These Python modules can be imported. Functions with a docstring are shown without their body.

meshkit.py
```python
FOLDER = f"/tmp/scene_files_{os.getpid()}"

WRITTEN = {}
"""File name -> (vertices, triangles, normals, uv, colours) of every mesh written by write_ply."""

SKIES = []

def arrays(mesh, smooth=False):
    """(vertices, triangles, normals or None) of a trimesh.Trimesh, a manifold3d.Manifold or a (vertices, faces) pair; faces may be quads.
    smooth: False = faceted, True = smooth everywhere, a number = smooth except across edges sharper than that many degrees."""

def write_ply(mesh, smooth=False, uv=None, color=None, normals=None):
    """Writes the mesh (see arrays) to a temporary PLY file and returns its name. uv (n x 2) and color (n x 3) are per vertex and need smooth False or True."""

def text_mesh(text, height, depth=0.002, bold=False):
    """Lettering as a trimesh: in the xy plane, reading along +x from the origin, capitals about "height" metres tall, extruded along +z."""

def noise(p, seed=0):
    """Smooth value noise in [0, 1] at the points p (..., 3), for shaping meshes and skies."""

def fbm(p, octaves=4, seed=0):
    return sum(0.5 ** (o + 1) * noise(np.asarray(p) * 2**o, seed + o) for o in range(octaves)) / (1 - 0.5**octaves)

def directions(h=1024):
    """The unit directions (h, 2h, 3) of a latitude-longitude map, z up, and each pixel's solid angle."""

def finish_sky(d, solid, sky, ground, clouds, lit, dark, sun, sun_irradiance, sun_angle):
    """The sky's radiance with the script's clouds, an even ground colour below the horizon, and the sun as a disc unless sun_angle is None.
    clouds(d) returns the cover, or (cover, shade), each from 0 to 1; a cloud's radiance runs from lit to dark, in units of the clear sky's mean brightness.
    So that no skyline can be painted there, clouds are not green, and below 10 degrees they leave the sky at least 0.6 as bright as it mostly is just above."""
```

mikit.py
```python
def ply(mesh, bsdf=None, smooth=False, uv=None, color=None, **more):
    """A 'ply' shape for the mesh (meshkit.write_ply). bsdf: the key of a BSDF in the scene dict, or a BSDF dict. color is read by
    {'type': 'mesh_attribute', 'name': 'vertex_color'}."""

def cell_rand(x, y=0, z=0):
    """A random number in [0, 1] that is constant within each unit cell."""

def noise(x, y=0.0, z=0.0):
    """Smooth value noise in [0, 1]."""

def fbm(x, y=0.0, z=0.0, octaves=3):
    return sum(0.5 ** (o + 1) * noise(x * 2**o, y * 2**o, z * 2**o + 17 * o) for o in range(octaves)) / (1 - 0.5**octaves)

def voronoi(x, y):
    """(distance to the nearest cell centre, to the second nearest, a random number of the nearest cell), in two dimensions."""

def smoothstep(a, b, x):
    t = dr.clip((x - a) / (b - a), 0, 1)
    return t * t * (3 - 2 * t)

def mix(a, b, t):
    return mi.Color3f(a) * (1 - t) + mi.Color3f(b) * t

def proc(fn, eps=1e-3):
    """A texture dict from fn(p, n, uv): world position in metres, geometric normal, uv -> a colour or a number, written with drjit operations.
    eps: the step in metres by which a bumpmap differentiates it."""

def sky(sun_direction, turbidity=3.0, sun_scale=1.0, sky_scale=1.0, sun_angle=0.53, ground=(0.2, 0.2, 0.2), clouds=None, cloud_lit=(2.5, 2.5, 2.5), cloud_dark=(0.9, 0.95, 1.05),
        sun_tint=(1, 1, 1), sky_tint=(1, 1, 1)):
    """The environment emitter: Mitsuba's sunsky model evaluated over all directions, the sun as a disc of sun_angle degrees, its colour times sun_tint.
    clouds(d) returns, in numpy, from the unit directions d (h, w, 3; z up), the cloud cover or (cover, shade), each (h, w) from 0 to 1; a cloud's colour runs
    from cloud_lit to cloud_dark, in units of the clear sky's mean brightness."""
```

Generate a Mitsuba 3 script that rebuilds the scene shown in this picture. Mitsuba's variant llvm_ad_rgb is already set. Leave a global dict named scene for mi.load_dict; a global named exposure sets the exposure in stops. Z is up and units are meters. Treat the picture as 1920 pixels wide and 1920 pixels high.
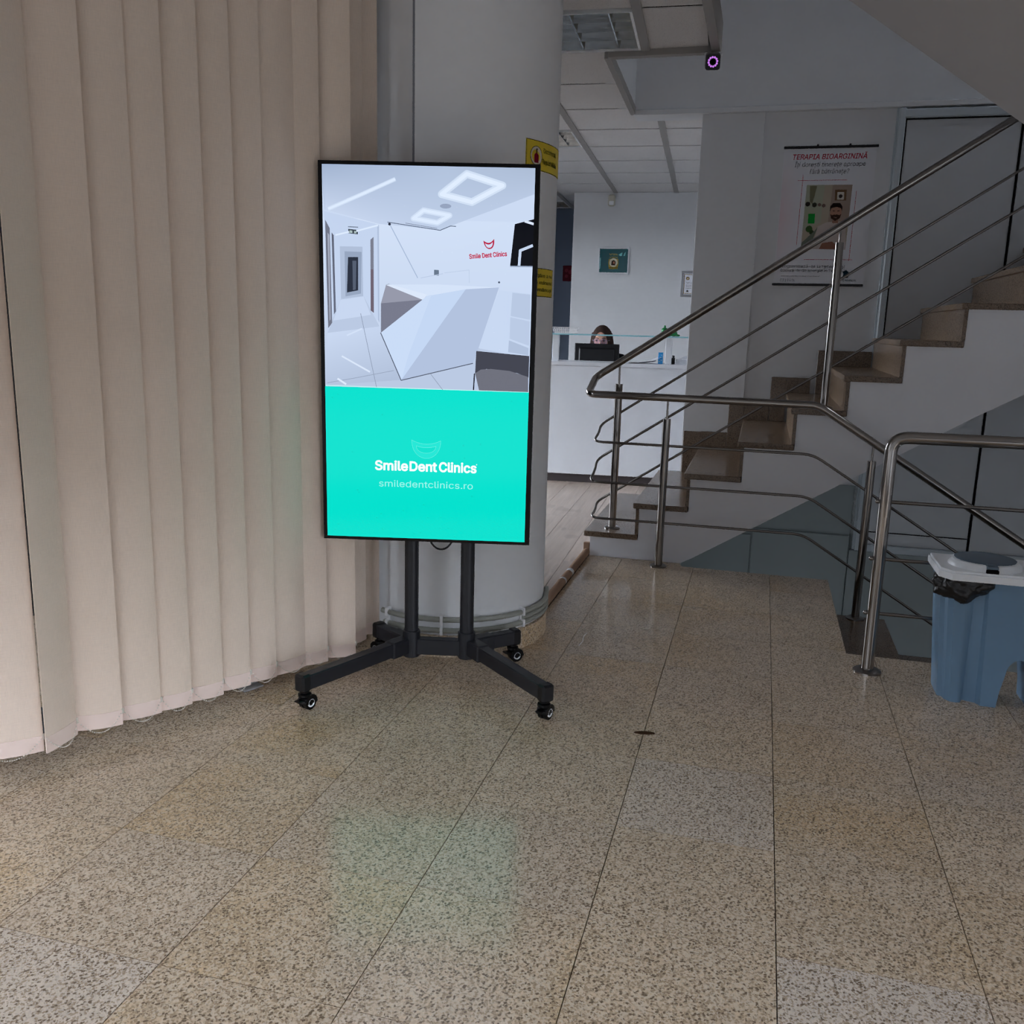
import math
import random
import numpy as np
import trimesh
import manifold3d as m3
import drjit as dr
import mitsuba as mi
import mikit
import meshkit
from shapely.geometry import Polygon, LineString, Point, box as sbox
from shapely.ops import unary_union

T = mi.ScalarTransform4f
random.seed(7)
rng = np.random.default_rng(7)
scene, labels = {"type": "scene"}, {}

# ---------------------------------------------------------------- camera, sky, exposure
PITCH, ROLL, YAW, EYE = 0.2050822, 0.0262558, 0.2624981, 1.27955
fwd = np.array([-math.sin(YAW) * math.cos(PITCH), math.cos(YAW) * math.cos(PITCH), -math.sin(PITCH)])
rgt = np.array([math.cos(YAW), math.sin(YAW), 0.0])
upv = np.cross(rgt, fwd)
upv = upv * math.cos(ROLL) - rgt * math.sin(ROLL)
scene["camera"] = {"type": "perspective", "fov": 2 * math.degrees(math.atan(960 / 1697.4)), "fov_axis": "x", "near_clip": 0.05, "far_clip": 100.0,
                   "to_world": T().look_at(origin=[0, 0, EYE], target=[float(fwd[0]), float(fwd[1]), float(EYE + fwd[2])], up=[float(v) for v in upv])}


def overcast(d):
    c = meshkit.fbm(d * 3.0, 3, 5)
    return np.ones(d.shape[:2]), np.clip(c * 0.6 + 0.1, 0, 1)


scene["sky"] = mikit.sky([-0.5, -0.6, 0.62], turbidity=4.0, sun_scale=0.0, ground=(0.09, 0.088, 0.085), clouds=overcast, cloud_lit=(1.85, 2.0, 2.22), cloud_dark=(1.17, 1.28, 1.46))
exposure = 5.72
SCREEN_LEVEL = 2.0 ** -exposure


# ---------------------------------------------------------------- helpers
def lin(c):
    c = np.asarray(c, float) / 255.0
    return np.where(c <= 0.04045, c / 12.92, ((c + 0.055) / 1.055) ** 2.4)


def rgb(c):
    return {"type": "rgb", "value": [float(v) for v in lin(c)]}


def matte(key, c):
    scene[key] = {"type": "diffuse", "reflectance": rgb(c)}


def gloss(key, c, rough=0.4, metallic=0.0, spec=0.5, **more):
    scene[key] = {"type": "principled", "base_color": rgb(c) if not isinstance(c, dict) else c, "roughness": rough, "metallic": metallic, "specular": spec, **more}


def M(mesh):
    if hasattr(mesh, "to_mesh"):
        m = mesh.to_mesh()
        return trimesh.Trimesh(np.array(m.vert_properties[:, :3]), np.array(m.tri_verts), process=False)
    return mesh


def box(x0, x1, y0, y1, z0, z1, b=0.0):
    if b <= 0:
        m = trimesh.creation.box(extents=[x1 - x0, y1 - y0, z1 - z0])
        m.apply_translation([(x0 + x1) / 2, (y0 + y1) / 2, (z0 + z1) / 2])
        return m
    pts = []
    for x, sx in ((x0, 1), (x1, -1)):
        for y, sy in ((y0, 1), (y1, -1)):
            for z, sz in ((z0, 1), (z1, -1)):
                pts += [(x + sx * b, y + sy * b, z), (x + sx * b, y, z + sz * b), (x, y + sy * b, z + sz * b)]
    return trimesh.convex.convex_hull(np.array(pts))


def join(*ms):
    return trimesh.util.concatenate([M(m) for m in ms])


def rot(mesh, deg, axis=(0, 0, 1), at=(0, 0, 0)):
    mesh.apply_transform(trimesh.transformations.rotation_matrix(math.radians(deg), axis, at))
    return mesh


def mov(mesh, v):
    mesh.apply_translation(v)
    return mesh


def prism(poly, z0, z1):
    """A plan outline (x, y) extruded from z0 to z1."""
    if not hasattr(poly, "exterior"):
        poly = Polygon(poly)
    m = trimesh.creation.extrude_polygon(poly, z1 - z0, engine="earcut")
    m.apply_translation([0, 0, z0])
    return m


def xz_prism(poly, y0, y1):
    """An outline in (x, z) extruded from y0 to y1."""
    m = prism(poly, 0, y1 - y0)
    v = m.vertices.copy()
    m.vertices = np.stack([v[:, 0], y1 - v[:, 2], v[:, 1]], 1)
    return m


def fillet(pts, r, n=6):
    pts = [np.asarray(p, float) for p in pts]
    out = [pts[0]]
    for a, b, c in zip(pts, pts[1:], pts[2:]):
        u, v = (a - b), (c - b)
        lu, lv = np.linalg.norm(u), np.linalg.norm(v)
        d = min(r, lu * 0.49, lv * 0.49)
        p, q = b + u / lu * d, b + v / lv * d
        for t in np.linspace(0, 1, n):
            out.append((1 - t) ** 2 * p + 2 * t * (1 - t) * b + t * t * q)
    out.append(pts[-1])
    return np.array(out)


def tube(pts, r, n=16):
    """A round bar along a polyline."""
    p = np.asarray(pts, float)
    t = np.zeros_like(p)
    t[1:-1] = p[2:] - p[:-2]
    t[0], t[-1] = p[1] - p[0], p[-1] - p[-2]
    t /= np.linalg.norm(t, axis=1, keepdims=True)
    a = np.cross(t[0], [0, 0, 1.0] if abs(t[0][2]) < 0.9 else [1.0, 0, 0])
    a /= np.linalg.norm(a)
    ang = np.arange(n) * 2 * math.pi / n
    v = []
    rr = np.broadcast_to(r, (len(p),))
    for k in range(len(p)):
        a = a - t[k] * (a @ t[k])
        a /= np.linalg.norm(a)
        b = np.cross(t[k], a)
        v.append(p[k] + rr[k] * (np.cos(ang)[:, None] * a + np.sin(ang)[:, None] * b))
    v = np.vstack(v + [p[:1], p[-1:]])
    f = []
    m = len(p)
    for k in range(m - 1):
        for j in range(n):
            q = (j + 1) % n
            f += [(k * n + j, k * n + q, (k + 1) * n + q), (k * n + j, (k + 1) * n + q, (k + 1) * n + j)]
    for j in range(n):
        q = (j + 1) % n
        f += [(m * n, q, j), (m * n + 1, (m - 1) * n + j, (m - 1) * n + q)]
    return trimesh.Trimesh(v, np.array(f), process=False)


def lathe(profile, n=32):
    return trimesh.creation.revolve(np.array(profile, float), sections=n)


def arc_slab(c, r0, r1, a0, a1, z0, z1, n=24):
    """A curved slab around a vertical axis at c, from angle a0 to a1 in degrees."""
    ang = np.radians(np.linspace(a0, a1, n))
    out = [(c[0] + r1 * math.cos(a), c[1] + r1 * math.sin(a)) for a in ang] + [(c[0] + r0 * math.cos(a), c[1] + r0 * math.sin(a)) for a in ang[::-1]]
    return prism(out, z0, z1)


def ball(p, r, sub=2, scale=(1, 1, 1)):
    m = trimesh.creation.icosphere(subdivisions=sub, radius=1.0)
    m.vertices = m.vertices * (np.asarray(scale) * r) + np.asarray(p)
    return m


def bones(chains, length=0.02, it=10, seg=16):
    """Capsules hulled between joints (point, radius), joined into one smoothed skin."""
    parts = []
    for ch in chains:
        s = [m3.Manifold.sphere(float(r), seg).translate([float(v) for v in p]) for p, r in ch]
        parts += [m3.Manifold.batch_hull([a, b]) for a, b in zip(s, s[1:])]
    m = m3.Manifold.batch_boolean(parts, m3.OpType.Add).refine_to_length(length)
    m = M(m)
    m.merge_vertices()
    trimesh.smoothing.filter_taubin(m, iterations=it)
    return m


def put(key, mesh, bsdf, smooth=False, **more):
    """One entry of the scene; a key that is taken gets the next number."""
    k, i = key, 0
    while k in scene:
        i += 1
        k = f"{key}_{i:03d}"
    scene[k] = mikit.ply(M(mesh), bsdf, smooth=smooth, **more)
    return k


def again(key, source, to_world=None):
    k, i = key, 0
    while k in scene:
        i += 1
        k = f"{key}_{i:03d}"
    scene[k] = {**scene[source]}
    if to_world is not None:
        scene[k]["to_world"] = to_world
    return k


def free(name):
    k, i = name, 0
    while k in labels:
        i += 1
        k = f"{name}_{i:03d}"
    return k


def thing(name, label, cat=None, group=None, kind=None):
    k = free(name)
    labels[k] = {"label": label}
    if cat:
        labels[k]["category"] = cat
    if group:
        labels[k]["group"] = group
    if kind:
        labels[k]["kind"] = kind
    return k


def setting(name, label):
    return thing(name, label, kind="structure")


def letters(text, width, height, bold=False, slant=0.0):
    """Lettering as flat triangles (x right, y up) scaled to a width and a capital height; the first letter starts at x = 0."""
    m = meshkit.text_mesh(text, 1.0, depth=0.1, bold=bold)
    top = m.triangles_center[:, 2] > 0.0999
    tri = m.triangles[top][:, :, :2].reshape(-1, 2)
    x0, x1 = tri[:, 0].min(), tri[:, 0].max()
    tri = np.stack([(tri[:, 0] - x0) / (x1 - x0) * width + slant * tri[:, 1] * height, tri[:, 1] * height], 1)
    return tri


class Print:
    """Flat print: coloured shapes laid over each other as one thin sheet, in sheet coordinates (x right, y up)."""

    def __init__(self):
        self.v, self.c, self.k = [], [], 0

    def tris(self, t, c):
        t = np.asarray(t, float)
        self.k += 1
        self.v.append(np.hstack([t, np.full((len(t), 1), self.k * 0.00004)]))
        self.c.append(np.tile(lin(c), (len(t), 1)))

    def poly(self, p, c, clip=None):
        p = p if hasattr(p, "geom_type") else Polygon(p)
        p = p.buffer(0)
        if clip is not None:
            p = p.intersection(clip)
        for g in getattr(p, "geoms", [p]):
            if g.geom_type == "Polygon" and g.area > 1e-9:
                v, f = trimesh.creation.triangulate_polygon(g, engine="earcut")
                self.tris(np.asarray(v)[np.asarray(f).reshape(-1)], c)

    def blend(self, quad, cs):
        """A four-cornered patch whose colour runs between its corners."""
        q, cl = np.asarray(quad, float), np.array([lin(c) for c in cs])
        n, self.k = 8, self.k + 1
        s = np.linspace(0, 1, n + 1)
        w = lambda u, v: np.array([(1 - u) * (1 - v), u * (1 - v), u * v, (1 - u) * v])
        for a, b in zip(s, s[1:]):
            for c, d in zip(s, s[1:]):
                ws = np.array([w(a, c), w(b, c), w(b, d), w(a, c), w(b, d), w(a, d)])
                self.v.append(np.hstack([ws @ q, np.full((6, 1), self.k * 0.00004)]))
                self.c.append(ws @ cl)

    def line(self, pts, w, c, clip=None):
        self.poly(LineString(pts).buffer(w / 2, cap_style=2), c, clip)

    def text(self, s, x, y, width, height, c, bold=False, slant=0.0, turn=0.0, fat=0.0):
        t = letters(s, width, height, bold, slant)
        if fat:
            g = unary_union([Polygon(q).buffer(1e-6) for q in t.reshape(-1, 3, 2)]).buffer(fat)
            t = []
            for q in getattr(g, "geoms", [g]):
                v, f = trimesh.creation.triangulate_polygon(q, engine="earcut")
                t.append(np.asarray(v)[np.asarray(f).reshape(-1)])
            t = np.vstack(t)
        if turn:
            a = math.radians(turn)
            t = t @ np.array([[math.cos(a), math.sin(a)], [-math.sin(a), math.cos(a)]])
        self.tris(t + [x, y], c)

    def mesh(self, fn=None):
        v = np.vstack(self.v)
        f = np.arange(len(v)).reshape(-1, 3)
        d = v[f]
        flip = np.cross(d[:, 1] - d[:, 0], d[:, 2] - d[:, 0])[:, 2] < 0
        f[flip] = f[flip][:, ::-1]
        return trimesh.Trimesh(fn(v) if fn else v, f, process=False), np.vstack(self.c)

# ---------------------------------------------------------------- materials
X0, Y0, TILE = -1.876, 1.3607, 0.4


def granite(p, n, uv):
    x, y, z = p.x, p.y, p.z
    i, j = dr.floor((x - X0) / TILE), dr.floor((y - Y0) / TILE)
    r, r2 = mikit.cell_rand(i, j, 3), mikit.cell_rand(i, j, 11)
    base = mikit.mix((0.58, 0.475, 0.36), (0.54, 0.455, 0.375), r)
    def is_tile(a, b):
        return dr.select((dr.abs(i - a) < 0.5) & (dr.abs(j - b) < 0.5), mi.Float(1), mi.Float(0))
    pale = dr.clip(is_tile(5, 0) + is_tile(1, -1) * 0.8 + is_tile(4, 2) * 0.7 + is_tile(2, 1) * 0.25, 0, 1)
    base = mikit.mix(base, (0.60, 0.54, 0.49), pale)
    rust = mikit.smoothstep(0.5, 0.72, mikit.fbm(x * 2.1 + r * 9, y * 2.1, z * 2.1, octaves=3)) * (0.35 + 0.65 * r2) * (1 - pale)
    base = mikit.mix(base, (0.53, 0.375, 0.205), rust * 0.75)
    cloud = mikit.fbm(x * 11, y * 11, z * 11 + 3, octaves=2)
    base = base * (0.92 + 0.16 * cloud)
    flat = dr.abs(n.z) > 0.5
    u, w = dr.select(flat, x, y * n.x - x * n.y), dr.select(flat, y, z)
    du = (mikit.noise(x * 300, y * 300, z * 300) - 0.5) * 0.0032
    d1, d2, c1 = mikit.voronoi((u + du) * 185, (w + du) * 185)
    e1, e2, c2 = mikit.voronoi((u - du) * 330 + 17, (w + du) * 330 + 5)
    edge = mikit.smoothstep(0.62, 0.40, d1)
    base = base * (0.84 + 0.30 * c2)
    base = mikit.mix(base, (0.66, 0.60, 0.52), mikit.smoothstep(0.70, 0.74, c1) * 0.45)
    base = mikit.mix(base, (0.34, 0.245, 0.155), mikit.smoothstep(0.46, 0.42, c1) * edge * 0.7)
    base = mikit.mix(base, (0.26, 0.185, 0.12), mikit.smoothstep(0.14, 0.12, c2) * 0.6)
    return mikit.mix(base, (0.15, 0.105, 0.068), mikit.smoothstep(0.165, 0.15, c1) * edge * 0.85) * mi.Color3f(1.0, 0.965, 0.905)


def laminate(p, n, uv):
    a = math.radians(2.4)
    u, v = p.x * math.cos(a) + p.y * math.sin(a), -p.x * math.sin(a) + p.y * math.cos(a)
    i = dr.floor(u / 0.195)
    r = mikit.cell_rand(i, dr.floor(v / 1.2), 2)
    g = mikit.fbm(u * 60, v * 3 + r * 20, 2.0, octaves=3)
    k = mikit.smoothstep(0.7, 0.8, mikit.fbm(u * 14 + r * 5, v * 5, 5.0, octaves=2))
    c = mikit.mix((0.43, 0.345, 0.285), (0.56, 0.465, 0.395), g)
    c = mikit.mix(c, (0.33, 0.26, 0.21), k * 0.35)
    return c * (0.92 + 0.16 * r)


def fabric(p, n, uv):
    w = mikit.noise(p.x * 900, p.y * 900, p.z * 60) * 0.5 + mikit.noise(p.x * 60, p.y * 60, p.z * 900) * 0.5
    s = mikit.fbm(p.x * 3, p.y * 3, p.z * 1.5, octaves=2)
    return mikit.mix((0.73, 0.61, 0.505), (0.79, 0.655, 0.56), s) * (0.93 + 0.14 * w)


def paint(p, n, uv):
    s = mikit.fbm(p.x * 1.7, p.y * 1.7, p.z * 1.7, octaves=3)
    f = mikit.noise(p.x * 40, p.y * 40, p.z * 40)
    return mi.Color3f(0.70, 0.705, 0.715) * (0.95 + 0.06 * s + 0.025 * f)


def panel_face(p, n, uv):
    f = mikit.noise(p.x * 180, p.y * 180, p.z * 180)
    d = mikit.smoothstep(0.7, 0.78, mikit.noise(p.x * 260, p.y * 260, 4.0))
    return mi.Color3f(0.71, 0.685, 0.665) * (0.97 + 0.06 * f) * (1 - 0.12 * d)


scene["granite"] = {"type": "principled", "base_color": mikit.proc(granite), "roughness": 0.16, "specular": 0.42}


def granite_stairs_shaded(p, n, uv):
    return granite(p, n, uv) * mi.Color3f(0.30, 0.265, 0.245)  # floor granite darkened and reddened, shade of the stairs mixed into the colour


scene["granite_stairs_shaded"] = {"type": "principled", "base_color": mikit.proc(granite_stairs_shaded), "roughness": 0.2, "specular": 0.45}
scene["laminate"] = {"type": "principled", "base_color": mikit.proc(laminate), "roughness": 0.33, "specular": 0.4}
scene["fabric"] = {"type": "diffuse", "reflectance": mikit.proc(fabric)}
scene["paint"] = {"type": "diffuse", "reflectance": mikit.proc(paint)}
scene["panel_face"] = {"type": "diffuse", "reflectance": mikit.proc(panel_face)}
matte("mortar", (58, 52, 47))
matte("white_matte", (218, 219, 222))
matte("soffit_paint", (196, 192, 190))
matte("seam_grey", (128, 130, 138))
matte("slate_blue", (132, 144, 162))
matte("well_paint", (152, 160, 160))
matte("dark_facade", (52, 54, 56))
matte("dark_gap", (16, 16, 17))
gloss("steel", (150, 145, 141), 0.11, 1.0)
gloss("steel_thin", (125, 121, 118), 0.16, 1.0)
gloss("aluminium", (198, 202, 206), 0.12, 1.0)
gloss("grid_metal", (150, 146, 142), 0.55, 0.0, 0.3)
gloss("black_metal", (29, 31, 37), 0.42, 0.0, 0.45)
gloss("black_gloss", (8, 8, 10), 0.22, 0.0, 0.25)
gloss("black_plastic", (14, 15, 19), 0.4, 0.0, 0.4)
gloss("white_plastic", (232, 233, 234), 0.35, 0.0, 0.45)
gloss("desk_white", (226, 229, 234), 0.3, 0.0, 0.45)
gloss("kick_dark", (66, 58, 58), 0.5)
gloss("pipe_grey", (146, 148, 140), 0.42, 0.0, 0.4)
gloss("bin_blue", (104, 133, 158), 0.3, 0.0, 0.4)
gloss("bin_lid_grey", (82, 98, 112), 0.35, 0.0, 0.4)
gloss("bin_white", (222, 226, 230), 0.33, 0.0, 0.45)
gloss("bag_black", (18, 17, 18), 0.3, 0.0, 0.5)
gloss("tube_grey", (120, 124, 126), 0.2)
matte("cardboard", (160, 132, 112))
gloss("clear_tape", (205, 205, 205), 0.25)
gloss("sign_yellow", (206, 180, 40), 0.4)
matte("paper", (232, 234, 240))
matte("paper_blue", (70, 78, 140))
gloss("box_cyan", (50, 150, 215), 0.4)
gloss("green_gloss", (24, 120, 62), 0.25, 0.0, 0.6)
gloss("teal_foil", (14, 78, 84), 0.25, 0.0, 0.6)
matte("skin", (214, 170, 148))
matte("hair", (68, 55, 50))
matte("sweater", (22, 22, 26))
matte("beige_box", (196, 192, 178))
matte("dark_red", (104, 42, 52))
gloss("frame_silver", (190, 192, 196), 0.3, 0.9)
matte("print_dark", (38, 34, 24))
scene["printed"] = {"type": "twosided", "bsdf": {"type": "diffuse", "reflectance": {"type": "mesh_attribute", "name": "vertex_color"}}}
scene["pane"] = {"type": "thindielectric", "int_ior": 1.5}
scene["glass"] = {"type": "thindielectric", "int_ior": 1.5}
gloss("glass_edge", (150, 205, 215), 0.15, 0.0, 0.6)
scene["lens_glow"] = {"type": "diffuse", "reflectance": rgb((40, 10, 60))}

# ---------------------------------------------------------------- floor of the lobby
FLOOR = Polygon([(-3.3, -1.4), (2.9, -1.4), (2.9, 3.735), (0.42, 3.735), (0.42, 4.884), (-0.34, 4.884), (-0.36, 4.95), (-0.868, 4.95), (-0.868, 3.7), (-3.3, 3.7)])
NEAR_EDGE = Y0 - 3 * TILE
setting("floor", "speckled beige granite floor of the lobby, laid in square polished tiles with dark joints")
put("floor", join(prism(FLOOR.intersection(sbox(-4, NEAR_EDGE, 4, 6)), -0.22, -0.011), prism(FLOOR.intersection(sbox(-4, -4, 4, NEAR_EDGE)), -0.22, 0.0)), "mortar")
scene["floor"]["bsdf"] = {"type": "ref", "id": "mortar"}
column_c, column_r = (-1.197, 3.543), 0.38
tile_area = FLOOR.difference(Point(column_c).buffer(column_r + 0.014))
for i in range(-4, 12):
    for j in range(-3, 9):
        x, y = X0 + i * TILE, Y0 + j * TILE
        cell = sbox(x + 0.0011, y + 0.0011, x + TILE - 0.0011, y + TILE - 0.0011).intersection(tile_area)
        for g in getattr(cell, "geoms", [cell]):
            if g.geom_type == "Polygon" and g.area > 0.002:
                put("floor__tile", prism(g, -0.011, random.uniform(-0.0003, 0.0003)), "granite")

# ---------------------------------------------------------------- laminate floor of the reception
setting("floor_001", "pale wood laminate floor of the reception behind the column")
put("floor_001", join(box(-5.5, -0.9, 3.72, 6.37, -0.22, -0.009), box(-5.5, 0.6, 6.37, 12.0, -0.22, -0.009)), "mortar")
A_LAM = math.radians(2.4)
lam_area = Polygon([(-2.6, 3.72), (-0.9, 3.72), (-0.9, 4.95), (-0.90, 6.2), (-0.3, 6.2), (-0.3, 7.6), (-2.6, 7.6)]).difference(Point(column_c).buffer(column_r + 0.02))
for i in range(-13, 4):
    stagger = random.choice([0.0, 0.4, 0.8])
    for j in range(2, 7):
        u0, v0 = i * 0.195, j * 1.2 + stagger
        c4 = [(u0 + 0.0012, v0 + 0.0012), (u0 + 0.1938, v0 + 0.0012), (u0 + 0.1938, v0 + 1.1988), (u0 + 0.0012, v0 + 1.1988)]
        g = Polygon([(u * math.cos(A_LAM) - v * math.sin(A_LAM), u * math.sin(A_LAM) + v * math.cos(A_LAM)) for u, v in c4]).intersection(lam_area)
        for q in getattr(g, "geoms", [g]):
            if q.geom_type == "Polygon" and q.area > 0.01:
                put("floor_001__plank", prism(q, -0.009, 0.001), "laminate")

# ---------------------------------------------------------------- suspended ceiling
ZC, MOD, ROT = 2.64, 0.62, math.radians(3.5)
G0 = np.array([-0.84, 7.40])
E1, E2 = np.array([math.cos(ROT), math.sin(ROT)]), np.array([-math.sin(ROT), math.cos(ROT)])


def grid(u, v):
    return tuple(G0 + E1 * u * MOD + E2 * v * MOD)


CEIL = Polygon([(-3.3, -1.15), (2.9, -1.15), (2.9, 3.70), (-0.31, 3.70), (-0.36, 4.93), (-0.876, 4.93), (-0.922, 6.34), (0.6, 6.34), (0.6, 12.0), (-5.5, 12.0), (-5.5, 3.7), (-3.3, 3.7)])
setting("ceiling", "suspended ceiling of square off-white panels in a grey grid")
put("ceiling", join(prism(CEIL.buffer(-0.04).intersection(sbox(-6, 3.3, 6, 13)), 2.69, 2.86)), "dark_gap")
put("ceiling__plain_part", join(prism(CEIL.intersection(sbox(-6, -4, 6, 3.3)), 2.64, 2.86), prism(CEIL.intersection(sbox(0.48, 3.3, 6, 3.71)), 2.64, 2.86)), "white_matte")
LIGHT_CELLS = [(-1, -5), (-2, -1), (-3, 5)]
for i in range(-5, 3):
    for j in range(-7, 6):
        if (i, j) in LIGHT_CELLS:
            continue
        a, b = 0.022 / MOD, 0.013 / MOD
        cell = Polygon([grid(i + a, j + b), grid(i + 1 - a, j + b), grid(i + 1 - a, j + 1 - b), grid(i + a, j + 1 - b)]).intersection(CEIL.buffer(-0.02)).intersection(sbox(-4.2, 3.32, 0.49, 11.49))
        for g in getattr(cell, "geoms", [cell]):
            if g.geom_type == "Polygon" and g.area > 0.006:
                put("ceiling__panel", prism(g, ZC + 0.003, ZC + 0.008), "panel_face")
for i in range(-5, 3):
    s = LineString([grid(i, -6.5), grid(i, 7)]).buffer(0.022, cap_style=2).intersection(CEIL.buffer(-0.003)).intersection(sbox(-4.2, 3.32, 0.49, 11.49))
    for g in getattr(s, "geoms", [s]):
        if g.geom_type == "Polygon" and g.area > 0.002:
            put("ceiling__grid_strip", prism(g, ZC - 0.006, ZC + 0.012), "grid_metal")
setting("trim_1", "grey metal edge strips around the stair opening in the ceiling")
put("trim_1__edge_strip", box(-0.88, -0.335, 4.905, 4.95, 2.612, 2.76, 0.003), "grid_metal")
put("trim_1__edge_strip", box(-0.362, -0.318, 3.70, 4.95, 2.612, 2.76, 0.003), "grid_metal")
put("trim_1__edge_strip", prism([(-0.898, 4.92), (-0.866, 4.92), (-0.912, 6.2), (-0.944, 6.2)], 2.612, 2.66), "grid_metal")

# recessed lights with mirror louvres, switched off
for (i, j), lab in zip(LIGHT_CELLS, ["square recessed ceiling light with mirror louvres beside the column top, nearest of the ceiling lights",
                                     "recessed louvre light glinting blue above the upper yellow sign", "recessed louvre light deep in the passage left of the back wall"]):
    t = thing("ceiling_light", lab, "ceiling light", "louvre lights in the ceiling")
    mat4 = np.eye(4)
    c = np.array(grid(i + 0.5, j + 0.5))
    mat4[:2, 0], mat4[:2, 1], mat4[:3, 3] = E1, E2, (c[0], c[1], ZC)
    W2 = 0.287
    fr = join(box(-W2, W2, -W2, -W2 + 0.006, -0.004, 0.075), box(-W2, W2, W2 - 0.006, W2, -0.004, 0.075), box(-W2, -W2 + 0.012, -W2, W2, -0.004, 0.075), box(W2 - 0.012, W2, -W2, W2, -0.004, 0.075), box(-W2, W2, -W2, W2, 0.072, 0.08))
    fr.apply_transform(mat4)
    put(t + "__housing", fr, "white_plastic")
    pw = (W2 - 0.014) * 2 / 4
    for k in range(4):
        y0 = -W2 + 0.014 + k * pw
        s = np.linspace(-1, 1, 15)
        yy = y0 + pw / 2 + s * pw / 2
        zz = 0.004 + 0.06 * (1 - s ** 2)
        v = np.vstack([np.stack([np.full(15, xx), yy, zz], 1) for xx in (-W2 + 0.013, W2 - 0.013)])
        f = np.array([(q, q + 1, q + 16, q + 15) for q in range(14)])
        m = trimesh.Trimesh(v, np.vstack([f[:, [0, 2, 1]], f[:, [0, 3, 2]]]), process=False)
        m.apply_transform(mat4)
        put(t + "__reflector", m, "mirror", smooth=True)
        tb = tube([(-W2 + 0.02, y0 + pw / 2, 0.042), (W2 - 0.02, y0 + pw / 2, 0.042)], 0.008, 10)
        tb.apply_transform(mat4)
        put(t + "__lamp_tube", tb, "tube_grey", smooth=40)
    for k in range(3):
        x = -W2 + 0.02 + (k + 0.5) * (W2 - 0.02) * 2 / 3
        bl = xz_prism([(x - 0.003, 0.006), (x + 0.003, 0.006), (x + 0.012, 0.045), (x - 0.012, 0.045)], -W2 + 0.014, W2 - 0.014)
        bl.apply_transform(mat4)
        put(t + "__louvre_blade", bl, "mirror")
scene["mirror"] = {"type": "twosided", "bsdf": {"type": "roughconductor", "material": "Al", "alpha": 0.06, "specular_reflectance": {"type": "rgb", "value": [0.55, 0.6, 0.62]}}}

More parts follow.
